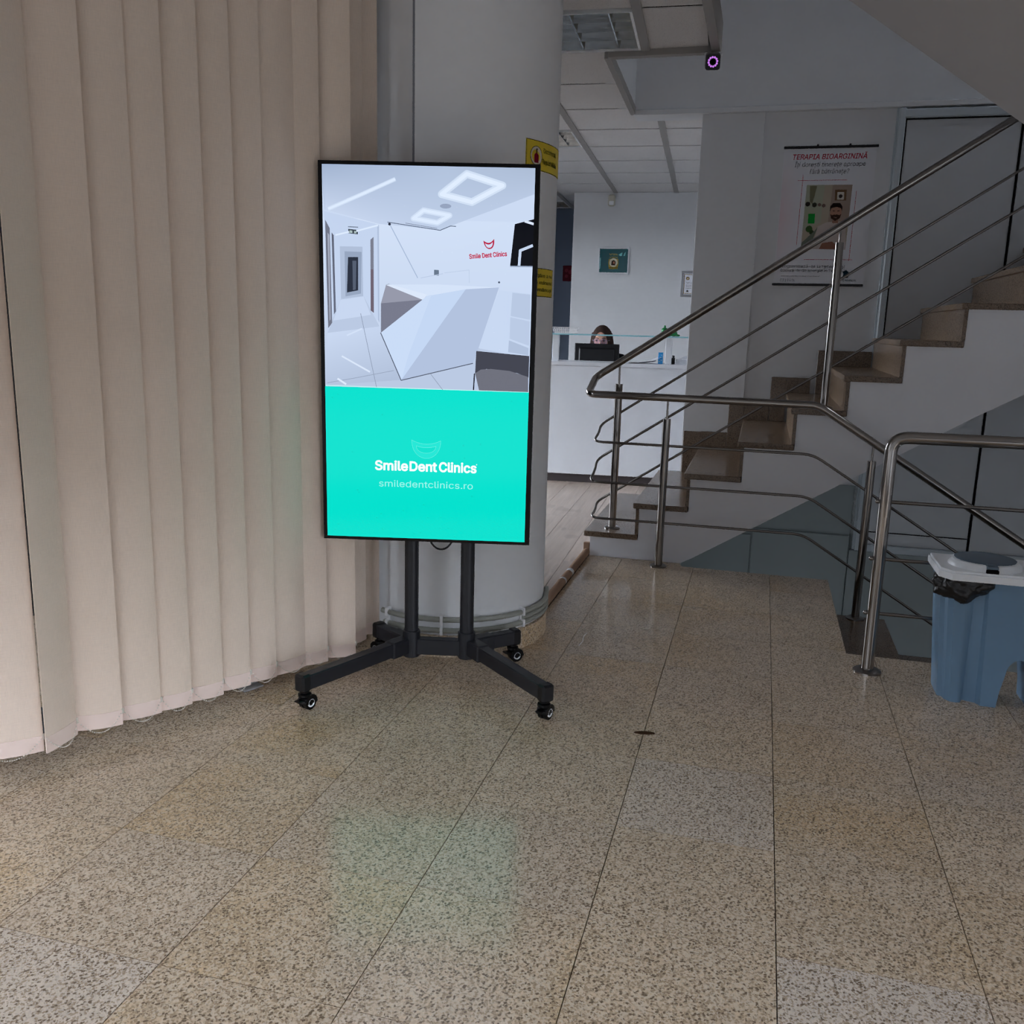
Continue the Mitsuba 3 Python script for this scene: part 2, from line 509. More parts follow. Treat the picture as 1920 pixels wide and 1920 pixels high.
# ---------------------------------------------------------------- walls
setting("wall_stairs", "white wall behind the stairs that carries the poster, with a shallow pillar at its left end")
put("wall_stairs", join(box(-0.487, -0.102, 6.2, 6.36, 0.0, 2.606, 0.003), box(-0.102, 0.665, 6.222, 6.36, -0.02, 2.606), box(0.665, 2.9, 6.24, 6.36, -0.14, 2.606)), "paint")
setting("wall_upper", "white wall of the stair opening above ceiling height with a proud lower edge")
put("wall_upper", join(box(-0.92, 2.9, 6.19, 6.36, 2.606, 5.0), box(-0.92, 2.9, 6.168, 6.2, 2.604, 2.636, 0.003)), "paint")
put("wall_upper__side", prism([(-0.876, 4.93), (-0.922, 6.3), (-1.02, 6.3), (-0.976, 4.93)], 2.645, 5.0), "paint")
put("wall_upper__front", join(box(-0.95, -0.36, 4.80, 4.92, 2.77, 5.0), box(-0.46, -0.34, 3.6, 4.92, 2.77, 5.0), box(-0.46, 2.9, 3.5, 3.62, 2.87, 5.0)), "white_matte")
setting("ceiling_001", "plain ceiling high above the stairwell")
put("ceiling_001", box(-1.1, 3.0, 3.5, 6.4, 5.0, 5.15), "white_matte")
setting("wall_back", "white back wall of the reception behind the desk")
BA = math.radians(3.0)
bw = box(0, 2.7, 0, 0.15, 0, 2.64)
rot(bw, 3.0)
mov(bw, (-2.04, 9.778, 0))
put("wall_back", bw, "paint")
setting("wall_passage", "dark slate-blue wall at the end of the passage behind the reception")
put("wall_passage", join(box(-5.5, -1.2, 11.5, 11.6, 0, 2.72), box(-1.3, -1.2, 9.9, 11.5, 0, 2.64)), "slate_blue")
setting("wall_reception", "white end walls of the reception, one with a wide window opening")
put("wall_reception", join(box(0.5, 0.6, 6.36, 9.95, 0, 2.64), box(-4.0, -3.9, 3.7, 12, 0, 0.1), box(-4.0, -3.9, 3.7, 12, 2.35, 2.72), box(-4.0, -3.9, 9.4, 12, 0.1, 2.4), box(-4.0, -3.9, 3.7, 5.2, 0.1, 2.4)), "white_matte")
setting("wall_right", "white wall to the right of the lobby and the stairwell")
put("wall_right", join(box(2.9, 3.0, 0.9, 3.6, -0.22, 5.0), box(2.9, 3.0, -1.2, 0.9, 1.25, 5.0), box(2.9, 3.0, -1.2, 0.9, -0.22, 0.05), box(2.9, 3.0, 3.6, 6.36, -1.1, 3.9), box(2.9, 3.0, 3.6, 5.3, 3.9, 5.0), box(2.9, 3.0, 5.3, 6.36, 4.45, 5.0)), "white_matte")  # low opening near the viewpoint is added to brighten the blind
setting("wall_front", "wall behind the viewpoint with the wide entrance opening")
put("wall_front", join(box(-3.3, 3.0, -1.2, -1.1, 2.0, 2.9), box(0.6, 3.0, -1.2, -1.1, -0.2, 2.2)), "white_matte")
setting("wall_opposite", "unseen grey building added across the street to block low sky light")
put("wall_opposite", box(-14, 14, -10.0, -9.5, -0.2, 4.8), "blocker_grey")  # added out of view to keep low sky light from the lobby
matte("blocker_grey", (84, 82, 80))
setting("wall_left", "plain wall on the left side of the lobby, behind the viewpoint")
put("wall_left", join(box(-3.4, -3.3, -1.2, 0.6, -0.2, 2.64), prism([(-3.3, 0.5), (-2.62, 1.0), (-2.66, 1.06), (-3.34, 0.56)], -0.2, 2.64)), "white_matte")
setting("wall_lower", "grey-green wall of the stairwell below the stairs, with a ledge and a vertical joint")
put("wall_lower", join(box(-0.6, 0.67, 6.222, 6.36, -2.6, 0.3), box(-0.6, 0.64, 6.205, 6.23, -2.6, 0.3), box(0.64, 2.9, 6.205, 6.36, -2.6, -0.125)), "well_paint")
put("wall_lower__panel", box(-0.58, 0.013, 6.185, 6.21, -2.6, -0.075, 0.003), "well_paint")
put("wall_lower__panel", box(0.021, 0.64, 6.185, 6.21, -2.6, -0.03, 0.004), "well_paint")
put("wall_lower__panel", box(0.645, 2.9, 6.185, 6.21, -2.6, -0.125, 0.004), "well_paint")
setting("floor_002", "grey floor at the bottom of the stairwell")
put("floor_002", box(-0.6, 2.9, 3.6, 6.36, -2.75, -2.6), "mortar")
put("wall_lower__return", join(box(2.9, 3.0, 3.6, 6.36, -2.6, -1.65), box(-0.6, -0.45, 4.89, 6.2, -2.6, -0.02), box(0.30, 0.415, 3.735, 4.88, -2.6, -0.21), box(0.42, 2.9, 3.6, 3.73, -2.6, -0.01)), "well_paint")

# partition with a white panelled door, right of the poster
setting("door_1", "white door in a pale aluminium frame with black gaskets, right of the poster")
put("door_1__frame", join(box(0.672, 0.711, 6.165, 6.25, -0.12, 2.60, 0.006), box(0.662, 0.672, 6.20, 6.25, -0.12, 2.604), box(0.70, 2.9, 6.165, 6.25, 2.541, 2.592, 0.006), box(0.70, 2.9, 6.175, 6.25, -0.125, -0.075, 0.004)), "frame_pale")
put("door_1__panel", box(0.720, 1.348, 6.195, 6.235, -0.075, 2.535, 0.003), "panel_white")
put("door_1__panel", box(1.359, 2.1, 6.195, 6.235, -0.075, 2.535, 0.003), "panel_white")
put("door_1__panel", box(2.116, 2.9, 6.195, 6.235, -0.075, 2.538, 0.004), "panel_white")
put("door_1__gasket", box(0.711, 0.720, 6.19, 6.236, -0.075, 2.541), "dark_gap")
put("door_1__gasket", box(0.711, 2.9, 6.19, 6.236, 2.535, 2.541), "dark_gap")
put("door_1__gasket", box(1.348, 1.359, 6.19, 6.236, -0.075, 2.535), "dark_gap")
put("door_1__gasket", box(0.722, 1.345, 6.19, 6.236, 0.005, 0.010), "dark_gap")
gloss("frame_pale", (186, 194, 199), 0.35, 0.0, 0.4)
matte("panel_white", (198, 200, 202))

# ---------------------------------------------------------------- stairs
STEP = [(-0.902, 0.143), (-0.632, 0.322), (-0.364, 0.507), (-0.094, 0.696), (0.162, 0.886), (0.405, 1.065), (0.652, 1.250), (0.915, 1.435), (1.18, 1.62), (1.44, 1.80)]
t = thing("staircase", "white plastered staircase rising to the right, its brown granite treads darkened as if shaded", "staircase")
prof = [(-0.868, -0.02)]
zprev = 0.0
for k, (x, z) in enumerate(STEP):
    prof += [(x + 0.034, zprev if k else -0.02), (x + 0.034, z - 0.03)]
    zprev = z - 0.03
prof += [(2.0, zprev), (2.0, 1.42), (1.242, 1.003), (1.035, 0.88), (0.198, 0.345), (-0.30, 0.03), (-0.355, 0.0), (-0.355, -0.02)]
body = Polygon(prof).buffer(0)
put(t + "__body", xz_prism(body, 4.955, 6.196), "stringer_paint")
matte("stringer_paint", (224, 225, 229))
for k, (x, z) in enumerate(STEP):
    x1 = STEP[k + 1][0] + 0.03 if k + 1 < len(STEP) else 2.0
    put(t + "__tread", box(x, x1, 4.935, 6.196, z - 0.03, z, 0.003), "granite_stairs_shaded")
    if k:
        put(t + "__riser", box(x + 0.016, x + 0.034, 4.948, 6.196, STEP[k - 1][1], z - 0.03), "granite_stairs_shaded")
for k in range(2, 6):
    x, z = STEP[k]
    x1 = STEP[k + 1][0]
    put(t + "__skirting_tile", box(x, min(x1 - 0.10, 0.66) if k < 5 else 0.66, 6.182, 6.199, z, z + 0.098, 0.002), "granite_stairs_shaded")
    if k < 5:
        put(t + "__skirting_tile", box(x1 - 0.098 + 0.03 * (k == 4), x1, 6.182, 6.199, z, STEP[k + 1][1] + 0.098, 0.002), "granite_stairs_shaded")
put(t + "__skirting_tile", box(STEP[2][0] - 0.112, STEP[2][0], 6.182, 6.199, 0.322, 0.602, 0.002), "granite_stairs_shaded")
put(t + "__landing", box(1.74, 2.89, 3.74, 6.18, 1.78, 1.98), "stringer_paint")

t = thing("staircase_001", "granite stairs going down beside the landing, with shade put into their colour", "staircase")
low = [(0.425, -0.03)]
for k in range(1, 9):
    xs = 0.425 + 0.283 * (k - 1)
    put(t + "__tread", box(xs, xs + 0.293, 3.74, 4.884, -0.183 * k - 0.03, -0.183 * k, 0.003), "granite_stairs_shaded")
    put(t + "__riser", box(xs - 0.012, xs, 3.74, 4.88, -0.183 * k, -0.183 * (k - 1) - 0.03), "granite_stairs_shaded")
put(t + "__body", xz_prism([(0.425, -0.215), (2.7, -1.69), (2.7, -1.95), (0.425, -0.5)], 3.75, 4.87), "stringer_paint")

t = thing("staircase_002", "sloped grey underside of the next flight in the upper right corner", "staircase")
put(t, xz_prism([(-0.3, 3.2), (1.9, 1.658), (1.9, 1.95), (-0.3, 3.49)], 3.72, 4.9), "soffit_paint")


def post(t, x, y, z0, z1, ztop, r=0.0205):
    put(t + "__post", tube([(x, y, z0), (x, y, z1)], r, 24), "steel", smooth=40)
    put(t + "__pin", tube([(x, y, z1 - 0.01), (x, y, ztop)], 0.0055, 10), "steel", smooth=40)
    f = lathe([(0, 0), (0.046, 0), (0.046, 0.006), (0.036, 0.012), (0.024, 0.013), (0, 0.013)], 32)
    mov(f, (x, y, z0))
    put(t + "__flange", f, "steel", smooth=30)


t = thing("stair_railing", "stainless steel stair railing that wraps from the upward flight around the landing and down", "railing")
YA, YB, SU, SD = 4.84, 5.062, 0.672, -0.62
def loop(zl, zu, xl, xu, xd):
    return fillet([(xd + 1.4, YA, zl + SD * 1.4), (xd, YA, zl), (xl, YA, zl), (xl + 0.012, (YA + YB) / 2, (zl + zu) / 2), (xu, YB, zu), (xu + 2.3, YB, zu + 2.3 * SU)], 0.055, 7)
hr = fillet([(0.288 + 1.4, YA, 0.912 - 0.62 * 1.4), (0.288, YA, 0.915), (-0.893, YA, 0.920), (-0.893, YB, 1.0), (1.45, YB, 1.0 + 2.343 * 0.661)], 0.045, 8)
put(t + "__handrail", tube(hr, 0.0195, 24), "steel", smooth=40)
for zl, zu, xl, xu, xd in ((0.664, 0.735, -0.855, -0.855, 0.285), (0.444, 0.535, -0.868, -0.868, 0.279), (0.243, 0.29, -0.855, -0.86, 0.271)):
    put(t + "__rail", tube(loop(zl, zu, xl, xu, xd), 0.0068, 12), "steel_thin", smooth=40)
post(t, -0.465, YA, 0.0, 0.808, 0.9)
post(t, -0.762, YB, 0.143, 0.966, 1.08)
post(t, 0.330, YB, 0.886, 1.726, 1.80)
post(t, 0.569, YA, -0.183, 0.648, 0.74)
post(t, 1.30, YB, 1.62, 2.35, 2.43)

t = thing("guard_railing", "stainless steel guard railing bent into a floor post beside the blue bin", "railing")
YG = 3.552
put(t + "__handrail", tube(fillet([(0.481, YG, 0.0), (0.479, YG, 0.909), (2.88, YG, 0.922)], 0.06, 12), 0.0225, 28), "steel", smooth=40)
f = lathe([(0, 0), (0.052, 0), (0.052, 0.006), (0.042, 0.012), (0.026, 0.014), (0, 0.014)], 36)
mov(f, (0.481, YG, 0))
put(t + "__flange", f, "steel", smooth=30)
for z in (0.668, 0.449, 0.236):
    put(t + "__rail", tube([(0.452, YG, z), (2.88, YG, z + 0.01)], 0.0068, 12), "steel_thin", smooth=40)
    put(t + "__rivet", ball((0.452, YG, z), 0.0085, 2), "steel", smooth=True)
t2 = post

# ---------------------------------------------------------------- column with conduits and signs
CX, CY = column_c
t = setting("column", "round white column behind the display, with granite skirting at its foot")
labels["column"]["category"] = "column"
sh = lathe([(0, 0), (column_r - 0.012, 0), (column_r - 0.012, 2.7), (0, 2.7)], 96)
put("column__shaft", mov(sh, (CX, CY, 0)), "paint", smooth=40)
put("column__cladding", arc_slab(column_c, column_r - 0.0115, column_r, -96.6, 75, 0.0, 2.7, 72), "paint", smooth=40)
put("column__joint", arc_slab(column_c, column_r - 0.0118, column_r - 0.0015, -98.0, -96.58, 0.0, 2.7, 6), "seam_grey")
for k in range(7):
    a0 = -150 + k * 36.0 + 11
    put("column__skirting_tile", arc_slab(column_c, column_r - 0.002, column_r + 0.015, a0 + 0.15, a0 + 35.85, 0, 0.083 + 0.002 * (k % 2), 10), "granite")


def around(a, r, z):
    return (CX + r * math.cos(math.radians(a)), CY + r * math.sin(math.radians(a)), z)


for z, a0, a1, r, lab in ((0.152, -118, 16, 0.0108, "upper grey cable conduit bent around the foot of the column"),
                          (0.108, -116, 20, 0.0108, "lower grey cable conduit bent around the column foot, just above the granite skirting"),
                          (0.130, -27, 26, 0.0098, "short grey cable conduit between the two long ones, right side of the column foot")):
    p = thing("cable_conduit", lab, "conduit")
    put(p, tube([around(a, column_r + 0.0125, z + (0.022 * max(0, (a - 4) / 12) if z > 0.15 else 0)) for a in np.linspace(a0, a1, 60)], r, 14), "pipe_grey", smooth=40)
for a in (-78.5, -28.0, -113.0):
    cl = join(arc_slab(column_c, column_r + 0.001, column_r + 0.0265, a - 0.75, a + 0.75, 0.139, 0.170, 6), arc_slab(column_c, column_r + 0.001, column_r + 0.0265, a - 0.75, a + 0.75, 0.093, 0.122, 6), arc_slab(column_c, column_r, column_r + 0.008, a - 0.6, a + 0.6, 0.09, 0.172, 6))
    put("column__conduit_clamp", cl, "white_plastic")


def on_column(pr, a_mid, z_mid, r):
    def fn(v):
        a = np.radians(a_mid) + v[:, 0] / r
        rr = r + v[:, 2]
        return np.stack([CX + rr * np.cos(a), CY + rr * np.sin(a), z_mid + v[:, 1]], 1)
    return pr.mesh(fn)


def grid_poly(pr, x0, x1, y0, y1, c, n=24):
    xs = np.linspace(x0, x1, n + 1)
    for a, b in zip(xs, xs[1:]):
        pr.tris([(a, y0), (b, y0), (b, y1), (a, y0), (b, y1), (a, y1)], c)
        pr.k -= 1
    pr.k += 1


def sign(name, lab, a0, a1, z0, z1, draw):
    s = thing(name, lab, "sign")
    r = column_r + 0.0025
    w, h = math.radians(a1 - a0) * r, z1 - z0
    put(s + "__plate", arc_slab(column_c, column_r + 0.0005, r, a0, a1, z0, z1, 20), "sign_yellow", smooth=40)
    pr = Print()
    draw(pr, w, h)
    m, c = on_column(pr, (a0 + a1) / 2, (z0 + z1) / 2, r + 0.0002)
    put(s + "__print", m, "printed", color=c)


def border(pr, w, h, c, wd):
    for x0, x1, y0, y1 in ((-w / 2, w / 2, h / 2 - wd, h / 2), (-w / 2, w / 2, -h / 2, -h / 2 + wd)):
        grid_poly(pr, x0, x1, y0, y1, c)
    pr.poly([(-w / 2, -h / 2), (-w / 2 + wd, -h / 2), (-w / 2 + wd, h / 2), (-w / 2, h / 2)], c)
    pr.poly([(w / 2 - wd, -h / 2), (w / 2, -h / 2), (w / 2, h / 2), (w / 2 - wd, h / 2)], c)


INK = (40, 34, 14)


def draw_upper(pr, w, h):
    border(pr, w, h, INK, 0.0022)
    cx, cy = -w / 2 + 0.055, -0.002
    pr.poly(Point(cx, cy).buffer(0.034), INK)
    pr.poly(Point(cx, cy).buffer(0.0315), (205, 196, 180))
    pr.poly([(cx - 0.012, cy - 0.024), (cx + 0.012, cy - 0.024), (cx + 0.013, cy + 0.002), (cx + 0.006, cy + 0.009), (cx - 0.006, cy + 0.009), (cx - 0.013, cy + 0.002)], (120, 24, 44))
    pr.poly([(cx - 0.003, cy + 0.009), (cx + 0.003, cy + 0.009), (cx + 0.003, cy + 0.022), (cx + 0.008, cy + 0.020), (cx + 0.008, cy + 0.023), (cx - 0.002, cy + 0.026), (cx - 0.003, cy + 0.022)], (40, 20, 26))
    pr.text("Dezinfectați", -w / 2 + 0.098, 0.014, 0.112, 0.016, INK, True)
    pr.text("Regulat Mâinile", -w / 2 + 0.092, -0.024, 0.125, 0.016, INK, True)


def draw_lower(pr, w, h):
    border(pr, w, h, INK, 0.0022)
    pr.text("Vă rugăm a nu", -w / 2 + 0.030, 0.020, w - 0.045, 0.012, INK, True)
    pr.text("atinge mânerul", -w / 2 + 0.030, -0.006, w - 0.045, 0.012, INK, True)
    pr.text("fără mănuși", -w / 2 + 0.030, -0.032, w - 0.045, 0.012, INK, True)


sign("warning_sign", "yellow sign with a red bottle in a circle, on the column at the display's corner", -33.5, 7.5, 1.83, 1.932, draw_upper)
sign("warning_sign_001", "small yellow sign with three text lines, half hidden by the display's right edge", -38, 0.2, 1.382, 1.486, draw_lower)

# ---------------------------------------------------------------- cardboard tube along the edge of the laminate
t = thing("cardboard_tube", "brown cardboard tube taped along the edge between granite and laminate floor", "cardboard tube")
put(t + "__tube", tube([(-0.882, 3.66, 0.022), (-0.882, 4.93, 0.022)], 0.0205, 20), "cardboard", smooth=40)
for y in (4.46, 4.30):
    put(t + "__tape", tube([(-0.882, y - 0.022, 0.0222), (-0.882, y + (0.022 if y > 4.4 else 0.0), 0.0222)], 0.0213, 20), "clear_tape", smooth=40)
t = thing("wooden_block", "small upright piece of wood at the corner where the tube meets the first step", "wood block")
put(t, box(-0.905, -0.871, 4.955, 4.985, 0.001, 0.07, 0.003), "cardboard")

# ---------------------------------------------------------------- display on its wheeled stand
t = thing("display_stand", "tall portrait display on a black wheeled stand, showing a white lobby above a green panel", "display")
TH = math.radians(12.849)
EX, EY = np.array([math.cos(TH), math.sin(TH), 0]), np.array([-math.sin(TH), math.cos(TH), 0])
SO = np.array([-1.085, 3.035, 0.0])
S4 = np.eye(4)
S4[:3, 0], S4[:3, 1], S4[:3, 3] = EX, EY, SO


def st(key, mesh, bsdf, smooth=False):
    m = M(mesh)
    m.apply_transform(S4)
    return put(t + "__" + key, m, bsdf, smooth=smooth)


for s in (-1, 1):
    st("post", tube([(s * 0.103, 0, 0.06), (s * 0.103, 0, 1.62)], 0.0255, 28), "black_metal", 40)
    st("collar", mov(lathe([(0, 0), (0.030, 0), (0.032, 0.003), (0.032, 0.098), (0.029, 0.102), (0, 0.102)], 32), (s * 0.103, 0, 0.052)), "black_metal", 35)
st("crossbar", box(-0.085, 0.085, -0.02, 0.02, 0.062, 0.122, 0.003), "black_metal")
CAST = {"front_left": (-0.398, -0.405), "front_right": (0.398, -0.405), "rear_left": (-0.245, 0.132), "rear_right": (0.272, 0.118)}
for nm, (lx, ly) in CAST.items():
    s = -1 if lx < 0 else 1
    a = np.array([s * 0.125, -0.012 if ly < 0 else 0.012, 0.0])
    b = np.array([lx, ly, 0.0])
    d = (b - a) / np.linalg.norm(b - a)
    ang = math.degrees(math.atan2(d[1], d[0]))
    L = np.linalg.norm(b - a)
    bar = box(0.0, L + 0.012, -0.021, 0.021, 0.073, 0.124, 0.003)
    st("leg", mov(rot(bar, ang), a), "black_metal")
    st("bracket", mov(rot(box(-0.01, 0.085, -0.026, 0.026, 0.066, 0.128, 0.006), ang), a), "black_metal")
    st("end_cap", mov(rot(box(L - 0.012, L + 0.026, -0.0235, 0.0235, 0.068, 0.129, 0.007), ang), a), "black_plastic")
    swing = {"front_left": 60, "front_right": 60, "rear_left": 140, "rear_right": 30}[nm]
    cs = []
    top = lathe([(0, 0.044), (0.017, 0.044), (0.022, 0.05), (0.022, 0.058), (0.015, 0.062), (0.015, 0.07), (0, 0.07)], 24)
    hood = join(top, xz_prism(Point(0.012, 0.026).buffer(0.0275).intersection(sbox(-0.03, 0.022, 0.05, 0.06)), -0.019, 0.019))
    pedal = box(-0.038, -0.012, -0.012, 0.012, 0.036, 0.042, 0.002)
    k = st("caster", mov(rot(join(hood, pedal), swing), b), "black_gloss", 30)
    base = k
    for sd in (-1, 1):
        wh = trimesh.creation.cylinder(radius=0.0245, height=0.013, sections=32)
        rot(wh, 90, (1, 0, 0))
        mov(wh, (0.012, sd * 0.0095, 0.0245))
        tor = trimesh.creation.torus(major_radius=0.0125, minor_radius=0.0028, major_sections=28, minor_sections=8)
        rot(tor, 90, (1, 0, 0))
        mov(tor, (0.012, sd * 0.0165, 0.0245))
        for key, mm, bs in (("wheel", wh, "black_gloss"), ("hub_ring", tor, "white_plastic")):
            mm = mov(rot(mm, swing), b)
            mm.apply_transform(S4)
            put(base + "__" + key, mm, bs, smooth=40)
# bracket arms behind the panel
for s in (-1, 1):
    st("mount_arm", box(s * 0.103 - 0.03, s * 0.103 + 0.03, -0.082, -0.02, 0.8, 1.5, 0.004), "black_metal")
st("mount_bar", box(-0.16, 0.16, -0.06, 0.03, 1.28, 1.34, 0.004), "black_metal")

TC = np.array([-1.087, 2.90, 1.153])
D4 = np.eye(4)
D4[:3, 0], D4[:3, 1], D4[:3, 2], D4[:3, 3] = EX, (0, 0, 1), -EY, TC          # sheet coordinates: x right, y up, z towards the viewer


def dp(key, mesh, bsdf, smooth=False, **more):
    m = M(mesh)
    m.apply_transform(D4)
    return put(t + "__" + key, m, bsdf, smooth=smooth, **more)


INNER = Polygon([(-0.3484, 0.617), (0.3438, 0.617), (0.3438, -0.618), (-0.3484, -0.618)])
OUTER = Polygon([(-0.361, 0.6285), (0.360, 0.6285), (0.360, -0.6285), (-0.361, -0.6285)])
bez = join(prism(OUTER.difference(INNER), -0.012, 0.0025), prism(OUTER, -0.05, -0.003))
dp("bezel", bez, "black_gloss")
dp("back_cover", box(-0.25, 0.25, -0.4, 0.4, -0.056, -0.045, 0.004), "black_plastic")
SCREEN_POLYS = [
    ([(-0.353, 0.6211), (0.3464, 0.6174), (0.3429, -0.099), (-0.3477, -0.0951)], (204, 219, 243)),
    ([(-0.353, 0.6211), (0.3464, 0.6174), (0.3428, 0.537), (0.0882, 0.44), (0.0387, 0.42), (-0.1346, 0.4407), (-0.1631, 0.4347), (-0.3412, 0.4762)], (174, 191, 218)),
    ([(-0.3437, 0.4716), (-0.1631, 0.4324), (-0.162, 0.1296), (-0.338, 0.08)], (196, 212, 238)),
    ([(-0.338, 0.08), (-0.2925, 0.1912), (-0.2149, 0.2034), (-0.1621, 0.106), (-0.089, -0.0693), (0.1548, -0.0071), (0.1685, 0.0435), (0.2852, 0.0228), (0.3397, -0.0235), (0.3429, -0.099), (-0.3477, -0.0951)], (186, 201, 226)),
    ([(-0.3403, 0.4446), (-0.3255, 0.4176), (-0.3219, 0.1137), (-0.3353, 0.0958)], (112, 117, 134)),
    ([(-0.3329, 0.4038), (-0.3272, 0.3971), (-0.3266, 0.1254), (-0.3306, 0.1196)], (165, 172, 190)),
    ([(-0.3195, 0.4041), (-0.3124, 0.3961), (-0.3086, 0.1518), (-0.3151, 0.1408)], (98, 104, 122)),
    ([(-0.2927, 0.3613), (-0.2175, 0.3616), (-0.2163, 0.2034), (-0.2906, 0.1922)], (176, 191, 216)),
    ([(-0.2771, 0.3456), (-0.2205, 0.345), (-0.2235, 0.2116), (-0.2755, 0.201)], (150, 165, 190)),
    ([(-0.2658, 0.3275), (-0.2322, 0.3282), (-0.2331, 0.2217), (-0.2705, 0.2138)], (40, 47, 62)),
    ([(-0.2515, 0.3163), (-0.238, 0.3166), (-0.2408, 0.2238), (-0.2505, 0.2213)], (84, 94, 112)),
    ([(-0.2643, 0.4167), (-0.2323, 0.4142), (-0.2325, 0.4005), (-0.2635, 0.403)], (58, 68, 78)),
    ([(-0.2601, 0.4127), (-0.2505, 0.412), (-0.2506, 0.4038), (-0.2601, 0.4045)], (170, 190, 190)),
    ([(-0.2448, 0.4112), (-0.2372, 0.4104), (-0.2372, 0.4031), (-0.2449, 0.4034)], (170, 190, 190)),
    ([(-0.2647, 0.4248), (-0.2313, 0.4237), (-0.2313, 0.4215), (-0.2647, 0.4226)], (90, 100, 118)),
    ([(-0.191, 0.3841), (-0.1805, 0.3935), (-0.1808, 0.1503), (-0.1915, 0.1571)], (122, 126, 142)),
    ([(-0.1902, 0.29), (-0.1815, 0.2902), (-0.1818, 0.1503), (-0.191, 0.1571)], (110, 98, 112)),
    ([(-0.1679, 0.4301), (-0.1627, 0.4302), (-0.162, 0.1178), (-0.1669, 0.1271)], (176, 192, 219)),
    ([(-0.2926, 0.1898), (-0.2149, 0.2025), (-0.1911, 0.143), (-0.3178, 0.1209)], (200, 215, 240)),
    ([(-0.123, 0.243), (0.0404, 0.2469), (0.2366, 0.2423), (0.1268, 0.2304), (-0.0026, 0.2086)], (213, 227, 248)),
    ([(-0.1423, 0.2416), (-0.1206, 0.2421), (-0.0026, 0.2133), (-0.0179, 0.1952)], (220, 232, 250)),
    ([(-0.0193, 0.1966), (-0.0026, 0.2086), (0.1244, 0.2336), (0.2351, 0.2423), (0.1709, 0.0435), (0.1534, -0.0071), (-0.089, -0.0702), (-0.1583, 0.0857)], (196, 215, 243)),
    ([(0.1253, 0.2336), (0.2351, 0.2423), (0.1709, 0.0435), (0.1534, -0.0071), (-0.0881, -0.0692)], (178, 194, 222)),
    ([(-0.0193, 0.1966), (-0.0026, 0.2086), (0.0118, 0.2136), (-0.0647, 0.0133), (-0.0866, -0.0644), (-0.1583, 0.0857)], (202, 220, 246)),
    ([(-0.1398, 0.2412), (-0.0184, 0.1966), (-0.1569, 0.1815)], (150, 153, 170)),
    ([(-0.1569, 0.1815), (-0.0184, 0.1966), (-0.1573, 0.0857)], (119, 122, 140)),
    ([(0.2368, 0.233), (0.3396, 0.2239), (0.3393, 0.0243), (0.1709, 0.0435)], (200, 216, 241)),
    ([(0.2799, 0.2267), (0.3401, 0.2216), (0.3407, 0.1401), (0.2761, 0.1511)], (184, 200, 226)),
    ([(0.2752, 0.1473), (0.3398, 0.1353), (0.3398, 0.0552), (0.2741, 0.0771)], (186, 202, 228)),
    ([(0.2723, 0.0718), (0.3386, 0.048), (0.3383, 0.0242), (0.2704, 0.0329)], (176, 192, 218)),
    ([(0.1638, 0.0338), (0.3413, 0.0219), (0.3415, -0.0499), (0.3012, -0.0351), (0.1989, -0.0245), (0.1612, -0.0391)], (66, 68, 80)),
    ([(0.1612, -0.04), (0.1805, -0.027), (0.2135, -0.0241), (0.2768, -0.0291), (0.3404, -0.0475), (0.341, -0.0991), (0.176, -0.099)], (110, 112, 124)),
    ([(0.1569, -0.0421), (0.1612, -0.0391), (0.1584, -0.0995), (0.1545, -0.0996)], (40, 42, 54)),
    ([(0.2823, 0.4432), (0.3443, 0.4598), (0.3441, 0.312), (0.2701, 0.3113)], (9, 11, 20)),
    ([(0.2701, 0.3122), (0.344, 0.313), (0.3441, 0.3093), (0.2702, 0.3085)], (150, 165, 190)),
    ([(0.0198, 0.2935), (0.0356, 0.293), (0.0358, 0.2754), (0.02, 0.276)], (104, 120, 140)),
    ([(-0.3467, -0.0931), (0.3429, -0.0976), (0.343, -0.1005), (-0.3468, -0.096)], (190, 240, 240)),
]
